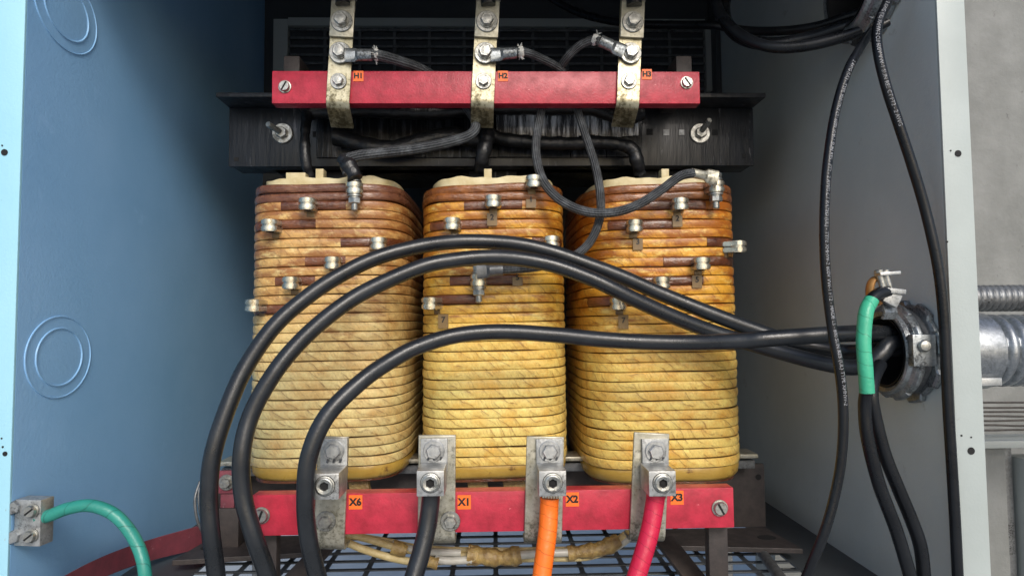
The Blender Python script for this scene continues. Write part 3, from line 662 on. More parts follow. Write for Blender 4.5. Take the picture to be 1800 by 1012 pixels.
def coil(px_l, px_r, side, ytop, ybot, mat_t, mat_belt, label, taps, patches, tags, npitch=28):
    D0 = 1.0
    xl, xr = P(px_l, 560, 1.05).x, P(px_r, 560, 1.05).x
    hw = (xr-xl)/2; xc = (xl+xr)/2; hd = 0.195
    pz = lambda y: P((px_l+px_r)/2, y, D0).z
    z_bot = pz(ybot); c = thing('winding_coil', label, 'transformer coil', (xc, D0+hd, z_bot), 'three tall paper-wrapped transformer coils')
    peri, total = perimeter(hw, hd); L = V((xc, D0+hd, z_bot))
    def mk(name, b, mm, lab=None, smooth=45): bmesh.ops.translate(b, verts=b.verts[:], vec=L); return obj(name, b, mm, c, smooth, lab)
    z0 = z_bot+(pz(ybot-24)-pz(ybot)); zbelt = pz(ytop+30)-0.0; zt_ = pz(ytop)
    pitch = ((zbelt-z_bot)-(z0-z_bot))/npitch
    zz = lambda k: (z0-z_bot)+k*pitch
    tops = {}
    for k in range(npitch):
        t = k/npitch; sc = 1.006-0.014*t
        mk('turn', band(peri, total, zz(k), pitch*0.985, scale=sc, seed=k+100*side, off=random.uniform(-0.00035, 0.00035)), mat_t, None, 30)
    # brown varnished belts at the top
    hb = (zt_-zbelt)/2
    for k in range(2):
        mk('varnished_belt', band(peri, total, (zbelt-z_bot)+k*hb, hb*0.98, scale=0.992-0.003*k, seed=900+k+side, wobble=0.0011, off=0.0012-0.001*k, lift=lambda x, y: 0.0), mat_belt)
    # end collar under the last turn
    cp = [(-0.012, -0.02), (-0.006, 0.0), (-0.0015, 0.25), (0.0, 0.75), (-0.0015, 1.0)]
    mk('end_collar', band(peri, total, 0.0, (z0-z_bot)*0.99, prof=cp, seed=50+side, wobble=0.0010), M['collar'])
    # paper liner standing up out of the winding, torn wavy edge
    ph = random.uniform(0, 6); zl = zt_-z_bot
    def mk_liner():
        b = newbm(); pr = [(0, 0), (0.0, 1), (-0.0035, 1), (-0.0035, 0)]
        b = band(peri, total, zl-0.02, 0.02+(pz(0)-pz(15)), prof=[(-0.012, 0), (-0.0118, 1), (-0.0155, 1), (-0.0155, 0)], seed=70+side, scale=0.965, wobble=0.0005,
                 lift=lambda x, y: 0.0016*math.sin(x*60+ph)+0.001*math.sin(x*160+ph*2)); return b
    mk('paper_liner', mk_liner(), M['paper'])
    b = band(peri, total, zl-0.012, 0.004, prof=[(-0.016, 0), (-0.016, 1)], seed=1, scale=0.95)
    vs = [b.verts.new((x*0.9, y*0.9, zl-0.006)) for x, y, *_ in peri]; b.faces.new(vs); mk('end_filler', b, M['tar'], None, 0)
    # solid barrel behind the turns so no light leaks through the joints
    mk('coil_barrel', band(peri, total, -0.004, zl, prof=[(-0.0045, 0), (-0.0045, 1)], seed=2, scale=0.985, wobble=0), M['patch'])
    vs_b = newbm(); vs = [vs_b.verts.new((x*0.93, y*0.93, -0.003)) for x, y, *_ in peri]; vs_b.faces.new(vs); mk('end_face', vs_b, M['collar'], None, 0)
    def row_of(py): return max(0, min(npitch-1, int(((pz(py)-z_bot)-(z0-z_bot))/pitch+0.15)))
    for (y, xa, xb) in patches:
        k = row_of(y); xa_, xb_ = P(xa, y, 1.005).x-xc, P(xb, y, 1.005).x-xc
        pr = [(-0.003, -0.02)]+[(o+0.0013, v) for o, v in PROF[1:-1]]+[(-0.003, 1.02)]
        pb = band(peri, total, zz(k), pitch*0.985, prof=pr, scale=1.006-0.014*k/npitch, seed=k+100*side, span=(xa_, xb_))
        if len(pb.verts): mk('tape_patch', pb, M['patch'])
    def surf(x):
        best = min((q for q in peri if q[1] < 0), key=lambda q: abs(q[0]-x)+(-q[1] < hd*0.2)*1.0); return best
    for t_ in taps:
        px, py, big = t_[:3]
        p = P(px, py, 0.985); s_ = surf(max(-hw*0.992, min(hw*0.992, (p.x-xc)*1.012)))
        ang = math.atan2(s_[2], -s_[3])
        if len(t_) > 3: ang = t_[3]
        zr = P(px, py, 0.985).z
        base = V((xc+s_[0], D0+hd+s_[1], zr))
        rot = Matrix.Rotation(ang, 3, 'Z')
        tp = put('tap_terminal', TAP, c, base, rot); tp['side'] = 0; del tp['side']
        for nm, me in (('tap_hole', TAPH), ('tap_stem', stem_me)) if not big else (('tap_bolt', TBU), ('tap_nut', TBD)):
            o = bpy.data.objects.new(nm, me); C.objects.link(o); o.parent = tp
    for (px, py, s, ht) in tags:
        p = P(px, py, 0.99); s_ = surf(p.x-xc); yy = D0+hd+s_[1]*1.0-0.0030
        wd = 0.0155; b = newbm(); b_box(b, (p.x, yy, p.z+ht/2-0.006), (wd, 0.0006, 0.0135+ht), 0.0002)
        tg = obj('number_tag', b, M['tag'], c, 0)
        text_at('number', s, 0.0120, (p.x, yy-0.0005, p.z), tg, M['ink'])
    # pale wooden wedge standing out of the top
    for dx, w_, h_ in (((0.0 if side != 2 else 0.012)-0.008, 0.012, 0.010),) + (((-0.045, 0.03, 0.004),) if side == 0 else ()):
        b = newbm(); b_box(b, (xc+dx, D0+0.032, zt_+(pz(0)-pz(15))+h_/2-0.001), (w_, 0.02, h_+0.01), 0.0006); obj('wooden_wedge', b, M['wood'], c)
    return c

coil(437, 716, 0, 322, 845, M['coil_l'], M['belt_l'], 'left brown coil paled by painted flare haze, beside the flare-tinted side panel, crossed by three thick black cables',
     [(543, 359, 0), (480, 396, 0), (654, 427, 0), (584, 462, 0), (513, 497, 0), (450, 536, 0, -0.45), (622, 331, 1)],
     [(365, 492, 612), (402, 437, 557), (430, 598, 702), (465, 530, 615), (501, 480, 560), (537, 436, 515)], [])
coil(738, 998, 1, 322, 843, M['coil_m'], M['belt'], 'middle golden coil between the two others, seen straight on',
     [(932, 319, 0), (863, 354, 0), (795, 393, 0), (962, 424, 0), (838, 492, 1), (770, 532, 0)],
     [(360, 813, 925), (397, 753, 862), (427, 928, 992), (495, 783, 916), (530, 741, 846)],
     [(934, 349, '1', 0.0), (865, 381, '2', 0.006), (910, 487, '5', 0.0), (778, 562, '7', 0.008)])
coil(1024, 1300, 2, 322, 848, M['coil_r'], M['belt'], 'right amber coil with tapped terminals, nearest to the conduit connector',
     [(1258, 328, 1), (1192, 359, 0), (1121, 397, 0), (1290, 431, 0, 0.95), (1235, 463, 0), (1165, 497, 0), (1096, 533, 0)],
     [(360, 1112, 1246), (397, 1067, 1188), (430, 1236, 1300), (465, 1160, 1300), (498, 1110, 1235), (535, 1040, 1132)],
     [(1193, 383, '2', 0.004), (1123, 424, '3', 0.004), (1228, 491, '5', 0.006), (1098, 563, '7', 0.008)])

# ------------------------------------------------------------------ terminal boards
def board(px0, px1, ya, yb, d, depth, label, name='terminal_board'):
    p0, p1 = P(px0, (ya+yb)/2, d), P(px1, (ya+yb)/2-8, d)
    x0, x1 = p0.x, p1.x; h = (P(868, ya, d).z-P(868, yb, d).z)
    t = thing(name, label, 'terminal board', ((x0+x1)/2, d, P(868, (ya+yb)/2, d).z))
    b = newbm(); b_box(b, ((x0+x1)/2, d+depth/2, P(868, (ya+yb)/2, d).z), (x1-x0, depth, h), 0.0012); obj('red_bar', b, M['red'], t)
    return t, x0, x1
DT, DL = 1.02, 0.87
tb, tx0, tx1 = board(478, 1230, 125.5, 182, DT, 0.024, 'long red bar with three yellowed metal straps and H1 H2 H3 stickers, above the coils')
lb, lx0, lx1 = board(443, 1290, 863, 934, DL, 0.024, 'long red bar with four grey metal lugs and X stickers, below the coils')
for t, px, py, d, r, sp in ((tb, 501, 153, DT, .0082, .5), (tb, 1207, 146, DT, .0082, -.6), (lb, 460, 905, DL, .0088, .35), (lb, 1265, 892, DL, .0088, -.5)):
    slotted_screw(t, P(px, py, d-0.0002), r, sp)
def sticker(t, px, py, d, s, wpx, hpx):
    p = P(px, py, d-0.0006); k = d/F; b = newbm(); b_box(b, p, (wpx*k, 0.0005, hpx*k)); st = obj('sticker', b, M['sticker'], t, 0)
    text_at('letters', s, hpx*k*0.70, (p.x, p.y-0.0005, p.z), st, M['ink'], bold=0.05)
for px, py, s in ((630, 134, 'H1'), (884, 134, 'H2'), (1137, 131, 'H3')): sticker(tb, px, py, DT, s, 18, 19)
for px, py, s in ((625, 882, 'X6'), (816, 882, 'X1'), (1006, 877, 'X2'), (1190, 874, 'X3')): sticker(lb, px, py, DL, s, 23, 24)
# stand-off brackets of both boards
for px in (515, 1200):
    p = P(px, 112, DT+0.035); b = newbm(); b_box(b, (p.x, DT+0.085, p.z-0.02), (0.026, 0.115, 0.06), 0.002); obj('stand_off_bracket', b, M['brownsteel'], tb)
for px in (470, 1262):
    p = P(px, 970, DL+0.028); b = newbm(); b_box(b, (p.x, DL+0.034, p.z-0.005), (0.026, 0.018, 0.12), 0.0015); obj('leg_bracket', b, M['brownsteel'], lb)
for xa, ya_, xb, yb_ in ((1165, 945, 1232, 1030), (590, 940, 505, 1030)):
    p0, p1 = P(xa, ya_, 1.02), P(xb, yb_, 0.93); b = newbm(); dv = p1-p0
    rot = Matrix((dv.normalized(), V((0, 0, 1)).cross(dv).normalized(), dv.normalized().cross(V((0, 0, 1)).cross(dv).normalized()))).transposed()
    b_box(b, (p0+p1)/2, (dv.length, 0.034, 0.006), 0.001, rot); obj('diagonal_strut', b, M['brownsteel'], lb)

# straps of the upper board
def top_strap(px, label, idx):
    base = P(px, 146, DT); lean = Matrix.Rotation(R(3.2), 3, 'Y')
    t = thing('terminal_strap', label, 'terminal strap', base, 'straps on the upper red bar')
    k = DT/F; yf = -0.004; pr = [(yf, 0.135), (yf, -0.027)]
    for a in range(1, 7): pr.append((yf+0.016*(1-math.cos(R(11*a))), -0.027-0.016*math.sin(R(11*a))))
    pr.append((0.036, -0.060))
    b = newbm(); b_strip(b, pr, 0.0045, 0.0365, base, lean); obj('strap', b, M['brass'], t, 35, bev=0.0006)
    # second plate behind the cable clamp on the upper half
    b = newbm(); b_box(b, base+lean @ V((0.001, -0.0105, 0.100)), (0.0370, 0.0055, 0.062), 0.0008, lean); obj('lug_plate', b, M['steel'], t)
    b = newbm(); b_box(b, base+lean @ V((0.001, -0.020, 0.147)), (0.040, 0.026, 0.036), 0.0015, lean); lg = obj('lug_barrel', b, M['alu'], t)
    b = newbm(); b_tube(b, [base+lean @ V((0.001, -0.018, 0.128)), base+lean @ V((0.002, -0.018, 0.118))], 0.0115, 12, wob=0.1); obj('crimped_wire_end', b, M['tar'], t)
    bolt(t, base+lean @ V((0.001, -0.0135, 0.093)), 'a', (0.02, -1, 0.0), random.random())
    bolt(t, base+lean @ V((0.0005, -0.010, 0.044)), 'a', (0.0, -1, 0), random.random())
    bolt(t, base+lean @ V((0.000, -0.0065, 0.0)), 'c', (0, -1, 0), random.random())
    return t, base, lean
SL = [('yellowed metal strap beside the H1 sticker, left end of the upper bar', 597), ('yellowed metal strap beside the H2 sticker, middle of the upper bar', 850), ('yellowed metal strap beside the H3 sticker, right end of the upper bar', 1104)]
tops = [top_strap(px, lab, i) for i, (lab, px) in enumerate(SL)]

def crimp_lug(parent, a, bpt, r, m_=None, flat_w=0.022):
    """flat tongue at a, round crimp barrel ending at b"""
    a, bpt = V(a), V(bpt); dv = (bpt-a); L = dv.length; dv.normalize()
    side = dv.cross(V((0, -1, 0))).normalized(); nrm = side.cross(dv)
    b = newbm(); rings = []
    for t, w_, h_ in ((0.0, flat_w*0.5, 0.002), (0.38, flat_w*0.5, 0.002), (0.5, r, r*0.9), (1.0, r, r)):
        c = a+dv*L*t
        rings.append([b.verts.new(c+side*w_*math.cos(2*math.pi*k/16)+nrm*h_*math.sin(2*math.pi*k/16)) for k in range(16)])
    for i in range(3):
        for k in range(16): b.faces.new((rings[i][k], rings[i][(k+1) % 16], rings[i+1][(k+1) % 16], rings[i+1][k]))
    b.faces.new(rings[0]); b.faces.new(rings[-1]); return obj('crimp_lug', b, m_ or M['zinc'], parent, 40)
def fray(parent, c, ax, r):
    b = newbm(); ax = V(ax).normalized(); Rm = axis_rot(ax); rr = random.Random(int(c[0]*1e4))
    b_lathe(b, [(r*1.05, -0.003), (r*1.35, 0.0), (r*1.25, 0.004), (r*1.0, 0.006)], c, ax, 14, mod=lambda a, q_, k: q_*(1+0.12*math.sin(5*a+k)))
    for k in range(16):
        a = rr.uniform(0, 6.28); o = V(c)+Rm @ V((math.cos(a)*r*1.2, math.sin(a)*r*1.2, 0)); e = o+Rm @ V((math.cos(a)*r*rr.uniform(.3, 1.1), math.sin(a)*r*rr.uniform(.3, 1.1), rr.uniform(-.006, .006)))
        b_tube(b, [o, e], 0.0006, 4)
    return obj('frayed_end', b, M['fray'], parent, 40)

def cable(name, label, pts, r, mm, cat='cable', group=None, seg_n=16, **kw):
    path = path_px(pts); c = thing(name, label, cat, path[0], group)
    b = newbm(); b_tube(b, path, r, seg_n, **kw); obj('cable_jacket', b, mm, c, 60)
    return c, path

# braided sleeve leads
RB = 0.0066
c, p = cable('braided_lead', 'black braided lead from the H1 strap to the left coil bolt',
    [(640, 97, 1.005), (662, 97, 1.005), (700, 107, 1.02), (745, 124, 1.05), (800, 160, 1.075), (822, 190, 1.07), (836, 215, 1.055), (828, 236, 1.04), (790, 250, 1.03), (730, 262, 1.01), (670, 269, 0.995), (625, 275, 0.985), (607, 285, 0.98), (612, 305, 0.98)], RB*1.25, M['braid'], 'cable', 'braided leads from the H straps')
crimp_lug(c, P(606, 97, 1.004), P(654, 97, 1.004), 0.0092); fray(c, P(660, 97, 1.005), (1, 0, 0), RB)
b = newbm(); b_tube(b, path_px([(604, 278, 0.985), (612, 290, 0.978), (620, 302, 0.975), (624, 314, 0.972)]), 0.012, 14, wob=0.10, flat=0.8); obj('taped_lug_end', b, M['tar'], c, 60)
c, p = cable('braided_lead', 'black braided lead from the H2 strap down to the middle coil bolt',
    [(900, 93, 1.005), (918, 91, 1.005), (945, 100, 1.02), (985, 122, 1.05), (1003, 150, 1.07), (1014, 190, 1.06), (1030, 240, 1.03), (1046, 290, 1.00), (1055, 340, 0.985), (1054, 385, 0.975), (1035, 428, 0.965), (1000, 455, 0.965), (950, 468, 0.965), (905, 473, 0.965), (878, 474, 0.965)], RB, M['braid'], 'cable', 'braided leads from the H straps')
crimp_lug(c, P(862, 97, 1.004), P(908, 93, 1.004), 0.0090); fray(c, P(914, 92, 1.005), (1, 0, 0.1), RB)
crimp_lug(c, P(838, 477, 0.966), P(884, 474, 0.966), 0.0085, M['zinc_dark'])
c, p = cable('braided_lead', 'black braided lead hanging in a loop from the H3 strap to the right coil bolt',
    [(1055, 73, 1.0), (1043, 70, 1.005), (1020, 80, 1.015), (998, 100, 1.03), (982, 125, 1.06), (965, 160, 1.07), (952, 195, 1.055), (944, 235, 1.03), (943, 275, 1.00), (955, 318, 0.98), (985, 352, 0.965), (1030, 372, 0.955), (1080, 373, 0.95), (1125, 358, 0.95), (1165, 332, 0.955), (1195, 310, 0.955), (1220, 304, 0.955)], RB*1.05, M['braid'], 'cable', 'braided leads from the H straps')
crimp_lug(c, P(1098, 91, 1.003), P(1055, 72, 1.003), 0.0092); fray(c, P(1047, 70, 1.004), (-1, 0, 0.35), RB)
crimp_lug(c, P(1262, 313, 0.956), P(1214, 304, 0.956), 0.0072, M['steel'])

# lower straps with mechanical lugs
def low_strap(px_s, w_px, ytop_, ybot_, px_lug, label, lean_deg, wire, has_bolt):
    k = DL/F; zc_ = P(px_s, 905, DL).z; base = P(px_s, 905, DL); lean = Matrix.Rotation(R(lean_deg), 3, 'Y')
    t = thing('terminal_strap', label, 'terminal strap', base, 'straps with cable lugs on the lower red bar')
    yf = -0.004; zt2 = (905-ytop_)*k*0.985; zb2 = -(ybot_-905)*k
    pr = [(yf, zt2), (yf, zb2+0.012)]
    for a in range(1, 7): pr.append((yf+0.011*(1-math.cos(R(15*a))), zb2+0.012-0.011*math.sin(R(15*a))))
    pr.append((0.03, zb2+0.001))
    b = newbm(); b_strip(b, pr, 0.0055, w_px*k, base, lean); obj('strap', b, M['steel'], t, 35, bev=0.0010)
    # lug: bolted tongue and square block
    lx = P(px_lug, 846, DL-0.05).x; tx = (P(px_lug+(10 if px_lug < 700 else (5 if px_lug < 800 else (-3 if px_lug < 1000 else -3))), 792, DL-0.012)).x
    zt_lug = P(868, 770, DL-0.010).z; zblk_t, zblk_b = P(868, (832 if px_lug < 700 else 827), DL-0.061).z, P(868, (878 if px_lug < 700 else 872), DL-0.061).z
    tilt = (P(px_lug, 846, DL).z-P(868, 846, DL).z)
    b = newbm(); b_box(b, (tx, DL-0.0098, (zt_lug+zblk_t)/2-0.006+tilt), (0.0345, 0.0060, zt_lug-zblk_t+0.012), 0.0008)
    obj('lug_tongue', b, M['alu'], t)
    bw = 0.0335; b = newbm(); b_box(b, ((lx+tx)/2, DL-0.0370, (zblk_t+zblk_b)/2+tilt), (bw, 0.048, zblk_t-zblk_b), 0.0012)
    blk = obj('lug_block', b, M['alu'], t); bx = (lx+tx)/2
    bolt(t, V((tx, DL-0.0130, P(868, 792, DL-0.013).z+tilt)), 'b', (0, -1, 0), random.random())
    # socket set screw: threaded rim, cup and hex recess
    fc = V((bx, DL-0.0612, (zblk_t+zblk_b)/2+tilt+0.001))
    s_ = newbm(); n = 24; r_o = 0.0108
    def hexr(a, r):
        return r/ math.cos(((a+math.pi/6) % (math.pi/3))-math.pi/6)
    rings = []
    for rr_, hh, hx in ((0.0118, 0, 0), (0.0118, 0.0012, 0), (0.0104, 0.0016, 0), (0.0100, 0.0042, 0), (0.0088, 0.0048, 0), (0.0050, 0.0040, 1), (0.0049, -0.0005, 1), (0.0, -0.0008, 0)):
        rings.append([s_.verts.new(fc+V(((hexr(2*math.pi*i/n, rr_) if hx else rr_)*math.cos(2*math.pi*i/n), -hh, (hexr(2*math.pi*i/n, rr_) if hx else rr_)*math.sin(2*math.pi*i/n)))) for i in range(n)] if rr_ else [s_.verts.new(fc+V((0, -hh, 0)))])
    for a_, b_ in zip(rings, rings[1:]):
        for i in range(n):
            j = (i+1) % n
            s_.faces.new((a_[i], a_[j], b_[j], b_[i]) if len(b_) > 1 else (a_[i], a_[j], b_[0]))
    obj('set_screw', s_, M['bolt'], t, 30)
    s_ = newbm(); b_lathe(s_, [(0.0027, 0), (0.0027, 0.0003)], fc+V((0, -0.0010, 0)), (0, -1, 0), 6); obj('socket_shade', s_, M['hole'], t, 0)  # black disc paints the shade inside the recess
    s_ = newbm(); b_lathe(s_, [(0.0124, 0), (0.0124, 0.0005)], fc+V((0, 0.0001, 0)), (0, -1, 0), 28); obj('thread_gap', s_, M['hole'], t, 0)
    for v in range(3):
        g = newbm(); q_ = V((tx+(-0.008+0.008*v), DL-0.0135, zblk_t+tilt+0.0035)); b_tube(g, [q_, q_+V((0.002, -0.002, 0.004))], 0.0018, 6, wob=0.2); obj('stamped_dimple', g, M['zinc_dark'], t)
    if has_bolt: bolt(t, base+lean @ V((has_bolt*k, -0.0068, -7*k)), 'c', (0, -1, 0), 0.4)
    # stray bare strands under the block
    if wire:
        for v in range(7):
            g = newbm(); x = bx-0.009+0.003*v; z1 = zblk_b+tilt
            b_tube(g, [V((x, DL-0.036, z1+0.002)), V((x*1.0+0.0003*(v-3), DL-0.038, z1-0.009))], 0.0014, 6); obj('bare_strand', g, M['nickel'], t)
    return bx, zblk_b+tilt
lugs = [low_strap(582, 52, 768, 962, 577, 'grey metal strap beside the X6 sticker, its lug empty', 2.2, False, -6),
        low_strap(768, 64, 765, 952, 758, 'grey metal strap beside the X1 sticker, its lug holding a black cable', 0.6, True, 24),
        low_strap(955, 65, 767, 952, 969, 'grey metal strap beside the X2 sticker, its lug holding the orange cable', 2.0, True, 0),
        low_strap(1138, 62, 760, 948, 1155, 'grey metal strap beside the X3 sticker, its lug holding the red cable', 3.5, True, 0)]

RC = 0.0108
cable('power_cable', 'black taped cable hanging from the X1 lug', [(758, 868, .832), (756, 890, .832), (751, 925, .828), (741, 968, .82), (727, 1015, .81), (715, 1060, .80)], 0.0115, M['rubber'], 'cable')
cable('power_cable', 'orange taped cable hanging from the X2 lug', [(966, 874, .834), (965, 895, .834), (963, 930, .83), (958, 970, .825), (952, 1015, .82), (946, 1060, .81)], 0.0118, M['orange'], 'cable')
cable('power_cable', 'red taped cable hanging from the X3 lug', [(1153, 868, .834), (1150, 890, .834), (1143, 930, .83), (1132, 970, .825), (1118, 1015, .82), (1106, 1060, .81)], 0.0118, M['redtape'], 'cable')
G = 'thick black cables from the conduit'
cable('power_cable', 'outermost thick black cable, arching highest over the coils from the conduit down the left', [(383, 1060, .84), (380, 1008, .84), (371, 938, .83), (367, 869, .83), (374, 799, .83), (398, 722, .84), (431, 647, .855), (479, 577, .87), (532, 528, .885), (592, 487, .90), (662, 453, .915), (738, 433, .93), (800, 425, .935), (860, 425, .94), (915, 430, .94), (971, 443, .94), (1030, 463, .94), (1095, 487, .94), (1164, 517, .94), (1247, 550, .935), (1320, 577, .93), (1400, 603, .92), (1480, 618, .90), (1530, 616, .87), (1580, 612, .86), (1640, 615, .87), (1720, 615, .875)], RC, M['rubber'], 'cable', G)
cable('power_cable', 'second thick black cable, arching just under the highest one over the coils', [(480, 1060, .83), (469, 1008, .83), (445, 938, .82), (427, 869, .82), (425, 799, .82), (441, 730, .83), (479, 660, .84), (526, 602, .855), (583, 551, .87), (646, 510, .885), (738, 470, .90), (800, 457, .91), (860, 452, .915), (915, 455, .915), (976, 467, .915), (1040, 490, .915), (1081, 509, .915), (1137, 536, .92), (1192, 560, .925), (1247, 581, .93), (1310, 601, .93), (1370, 618, .915), (1430, 634, .89), (1490, 645, .865), (1525, 640, .85), (1548, 622, .845), (1568, 603, .85), (1620, 600, .87), (1720, 600, .875)], RC, M['rubber'], 'cable', G)
cable('power_cable', 'lowest thick black cable, running level across the middle and right coils', [(575, 1060, .83), (557, 1008, .82), (541, 938, .81), (537, 869, .80), (544, 799, .80), (575, 730, .81), (634, 671, .83), (687, 634, .85), (738, 608, .865), (804, 589, .88), (880, 583, .89), (971, 588, .89), (1054, 596, .885), (1137, 601, .88), (1220, 602, .87), (1303, 599, .85), (1349, 595, .84), (1457, 588, .835), (1533, 585, .85), (1600, 590, .87), (1720, 590, .875)], RC, M['rubber'], 'cable', G)

# printed thin cables on the right
def print_on(parent, path, r, s0, text, size, face=V((-0.35, -1, 0)), flip=True):
    b = text_bm(text, size, 0.01); L = [0]
    for i in range(1, len(path)): L.append(L[-1]+(path[i]-path[i-1]).length)
    xmin = min(v.co.x for v in b.verts)
    bmesh.ops.subdivide_edges(b, edges=[e for e in b.edges if e.calc_length() > 0.003], cuts=2)
    kill = []
    for v in b.verts:
        s = s0+(v.co.x-xmin); y = v.co.y
        if s > L[-1]-0.002: kill.append(v); continue
        i = max(j for j in range(len(L)-1) if L[j] <= s); f = (s-L[i])/(L[i+1]-L[i])
        p_ = path[i].lerp(path[i+1], f); T = (path[i+1]-path[i]).normalized(); Nn = (face-T*face.dot(T)).normalized(); B = T.cross(Nn)
        if flip: B = -B
        a = y/r; v.co = p_+(r+0.0003)*(Nn*math.cos(a)+B*math.sin(a))
    bmesh.ops.delete(b, geom=kill, context='VERTS')
    return obj('cable_print', b, M['white_ink'], parent, 0)
c, p = cable('control_wire', 'thin black printed wire curving from the upper conduit down in front of the thick cables', [(1560, 40, .85), (1533, 55, .85), (1512, 85, .83), (1490, 125, .81), (1470, 190, .80), (1458, 260, .79), (1451, 330, .785), (1449, 420, .78), (1453, 500, .78), (1463, 580, .78), (1474, 640, .775), (1481, 700, .775), (1482, 760, .775), (1477, 820, .775), (1465, 880, .775), (1449, 935, .775), (1427, 990, .78), (1410, 1030, .785), (1395, 1060, .79)], 0.0058, M['rubber_thin'], 'wire', 'thin wires from the upper conduit')
print_on(c, p, 0.0058, 0.11, '2 AWG (UL) - TYPE XHHW-2 CU 600V VW-1 SUN RES - FT2 - 2 AWG CT RATED (UL) - TYPE XHHW-2 600V VW-1 FT2 - MADE LS - 600 SUN RES (UL) TYPE XHHW-2', 0.0062, V((0.05, -1, 0)))
c, p = cable('control_wire', 'thin black printed wire dropping from the upper conduit behind the right post', [(1580, -40, .83), (1562, 0, .83), (1548, 30, .82), (1541, 60, .81), (1545, 100, .80), (1560, 160, .80), (1580, 220, .80), (1603, 290, .80), (1624, 360, .80), (1641, 430, .797), (1652, 490, .795), (1659, 560, .794), (1663, 640, .794), (1667, 720, .794), (1672, 800, .794), (1678, 900, .794), (1684, 1020, .794), (1686, 1060, .794)], 0.0062, M['rubber_thin'], 'wire', 'thin wires from the upper conduit')
print_on(c, p, 0.0062, 0.045, '2 AWG (UL) XHHW-2 CU 600V VW-1 SUN RES CT FT2 - 2 AWG', 0.0066, V((-0.35, -1, 0)))
0 and cable('control_wire', 'thin black wire seen along the edge of the right post beside the connector', [(1652, 500, .84), (1654, 560, .83), (1661, 640, .82), (1670, 720, .81), (1680, 790, .808)], 0.0040, M['rubber_thin'], 'wire', 'thin wires from the upper conduit')

# ground wires: green-taped pair
c, p = cable('ground_wire', 'black wire with green tape at its top, hanging from the small copper lug', [(1560, 512, .80), (1545, 516, .795), (1530, 530, .79), (1520, 560, .785), (1519, 600, .783), (1521, 640, .783), (1523, 680, .785), (1520, 715, .79), (1525, 770, .79), (1545, 850, .79), (1575, 930, .79), (1600, 1012, .79), (1612, 1060, .79)], 0.0076, M['rubber_thin'], 'wire')
b = newbm(); b_tube(b, path_px([(1532, 527, .79), (1522, 550, .785), (1518, 600, .7825), (1521, 645, .7825), (1524, 690, .784)]), 0.0086, 16, wob=0.015); obj('green_tape', b, M['green'], c, 60)
cable('ground_wire', 'black wire hanging beside the green taped one, bending towards the right post', [(1548, 640, .83), (1536, 665, .81), (1532, 695, .80), (1540, 740, .80), (1556, 800, .80), (1580, 860, .80), (1603, 915, .80), (1618, 960, .80), (1624, 1012, .80), (1626, 1060, .80)], 0.0078, M['rubber_thin'], 'wire')
# green bonding wire and its lug, left wall
c, p = cable('bonding_wire', 'green wire arching from the two-screw lug on the flare-tinted left panel', [(66, 911, .806), (88, 905, .806), (120, 893, .806), (158, 888, .806), (195, 900, .806), (222, 925, .806), (243, 960, .805), (254, 1000, .80), (258, 1060, .80)], 0.0074, M['green_wire'], 'wire')
gl = thing('ground_lug', 'square clear-grey two-screw lug fixed low on the flare-tinted left panel', 'ground lug', PX(30, 910, XL))
p = P(58, 915, .808)
b = newbm(); b_box(b, p+V((0, 0.002, 0)), (0.034, 0.020, 0.054), 0.0015, Matrix.Rotation(R(-8), 3, 'Z')); obj('lug_body', b, M['alu'], gl)
b = newbm(); b_box(b, (p.x-0.016, p.y+0.008, p.z), (0.024, 0.010, 0.044), 0.002); obj('mounting_foot', b, M['zinc'], gl)
for dz in (0.015, -0.014):
    o = slotted_screw(gl, p+V((0.006, -0.0105, dz)), 0.0066, 0.9)
for dz in (0.018, -0.016):
    b = newbm(); b_lathe(b, [(0.008, 0), (0.0085, 0.002), (0.0085, 0.007), (0.007, 0.009)], (p.x-0.019, p.y-0.002, p.z+dz), (0.2, -1, 0), 6); obj('hex_nut', b, M['zinc'], gl)
# faded red flat rail on the cabinet floor at the left
b = newbm(); top_l = spline([P(360, 922, 1.16), P(260, 950, 1.05), P(170, 982, .93), P(60, 1040, .80)], 8); bot_l = spline([P(360, 962, 1.16), P(260, 986, 1.05), P(170, 1020, .93), P(60, 1082, .80)], 8)
vs = [[b.verts.new(a), b.verts.new(c_), b.verts.new(c_+V((0.002, 0.010, 0))), b.verts.new(a+V((0.002, 0.010, 0)))] for a, c_ in zip(top_l, bot_l)]
for q0, q1 in zip(vs, vs[1:]):
    for i in range(4): b.faces.new((q0[i], q0[(i+1) % 4], q1[(i+1) % 4], q1[i]))
b.faces.new(vs[0]); b.faces.new(vs[-1][::-1])
tag(obj('support_rail', b, M['redrail'], None, 35), 'faded red flat rail running along the foot of the flare-tinted left panel', 'rail')
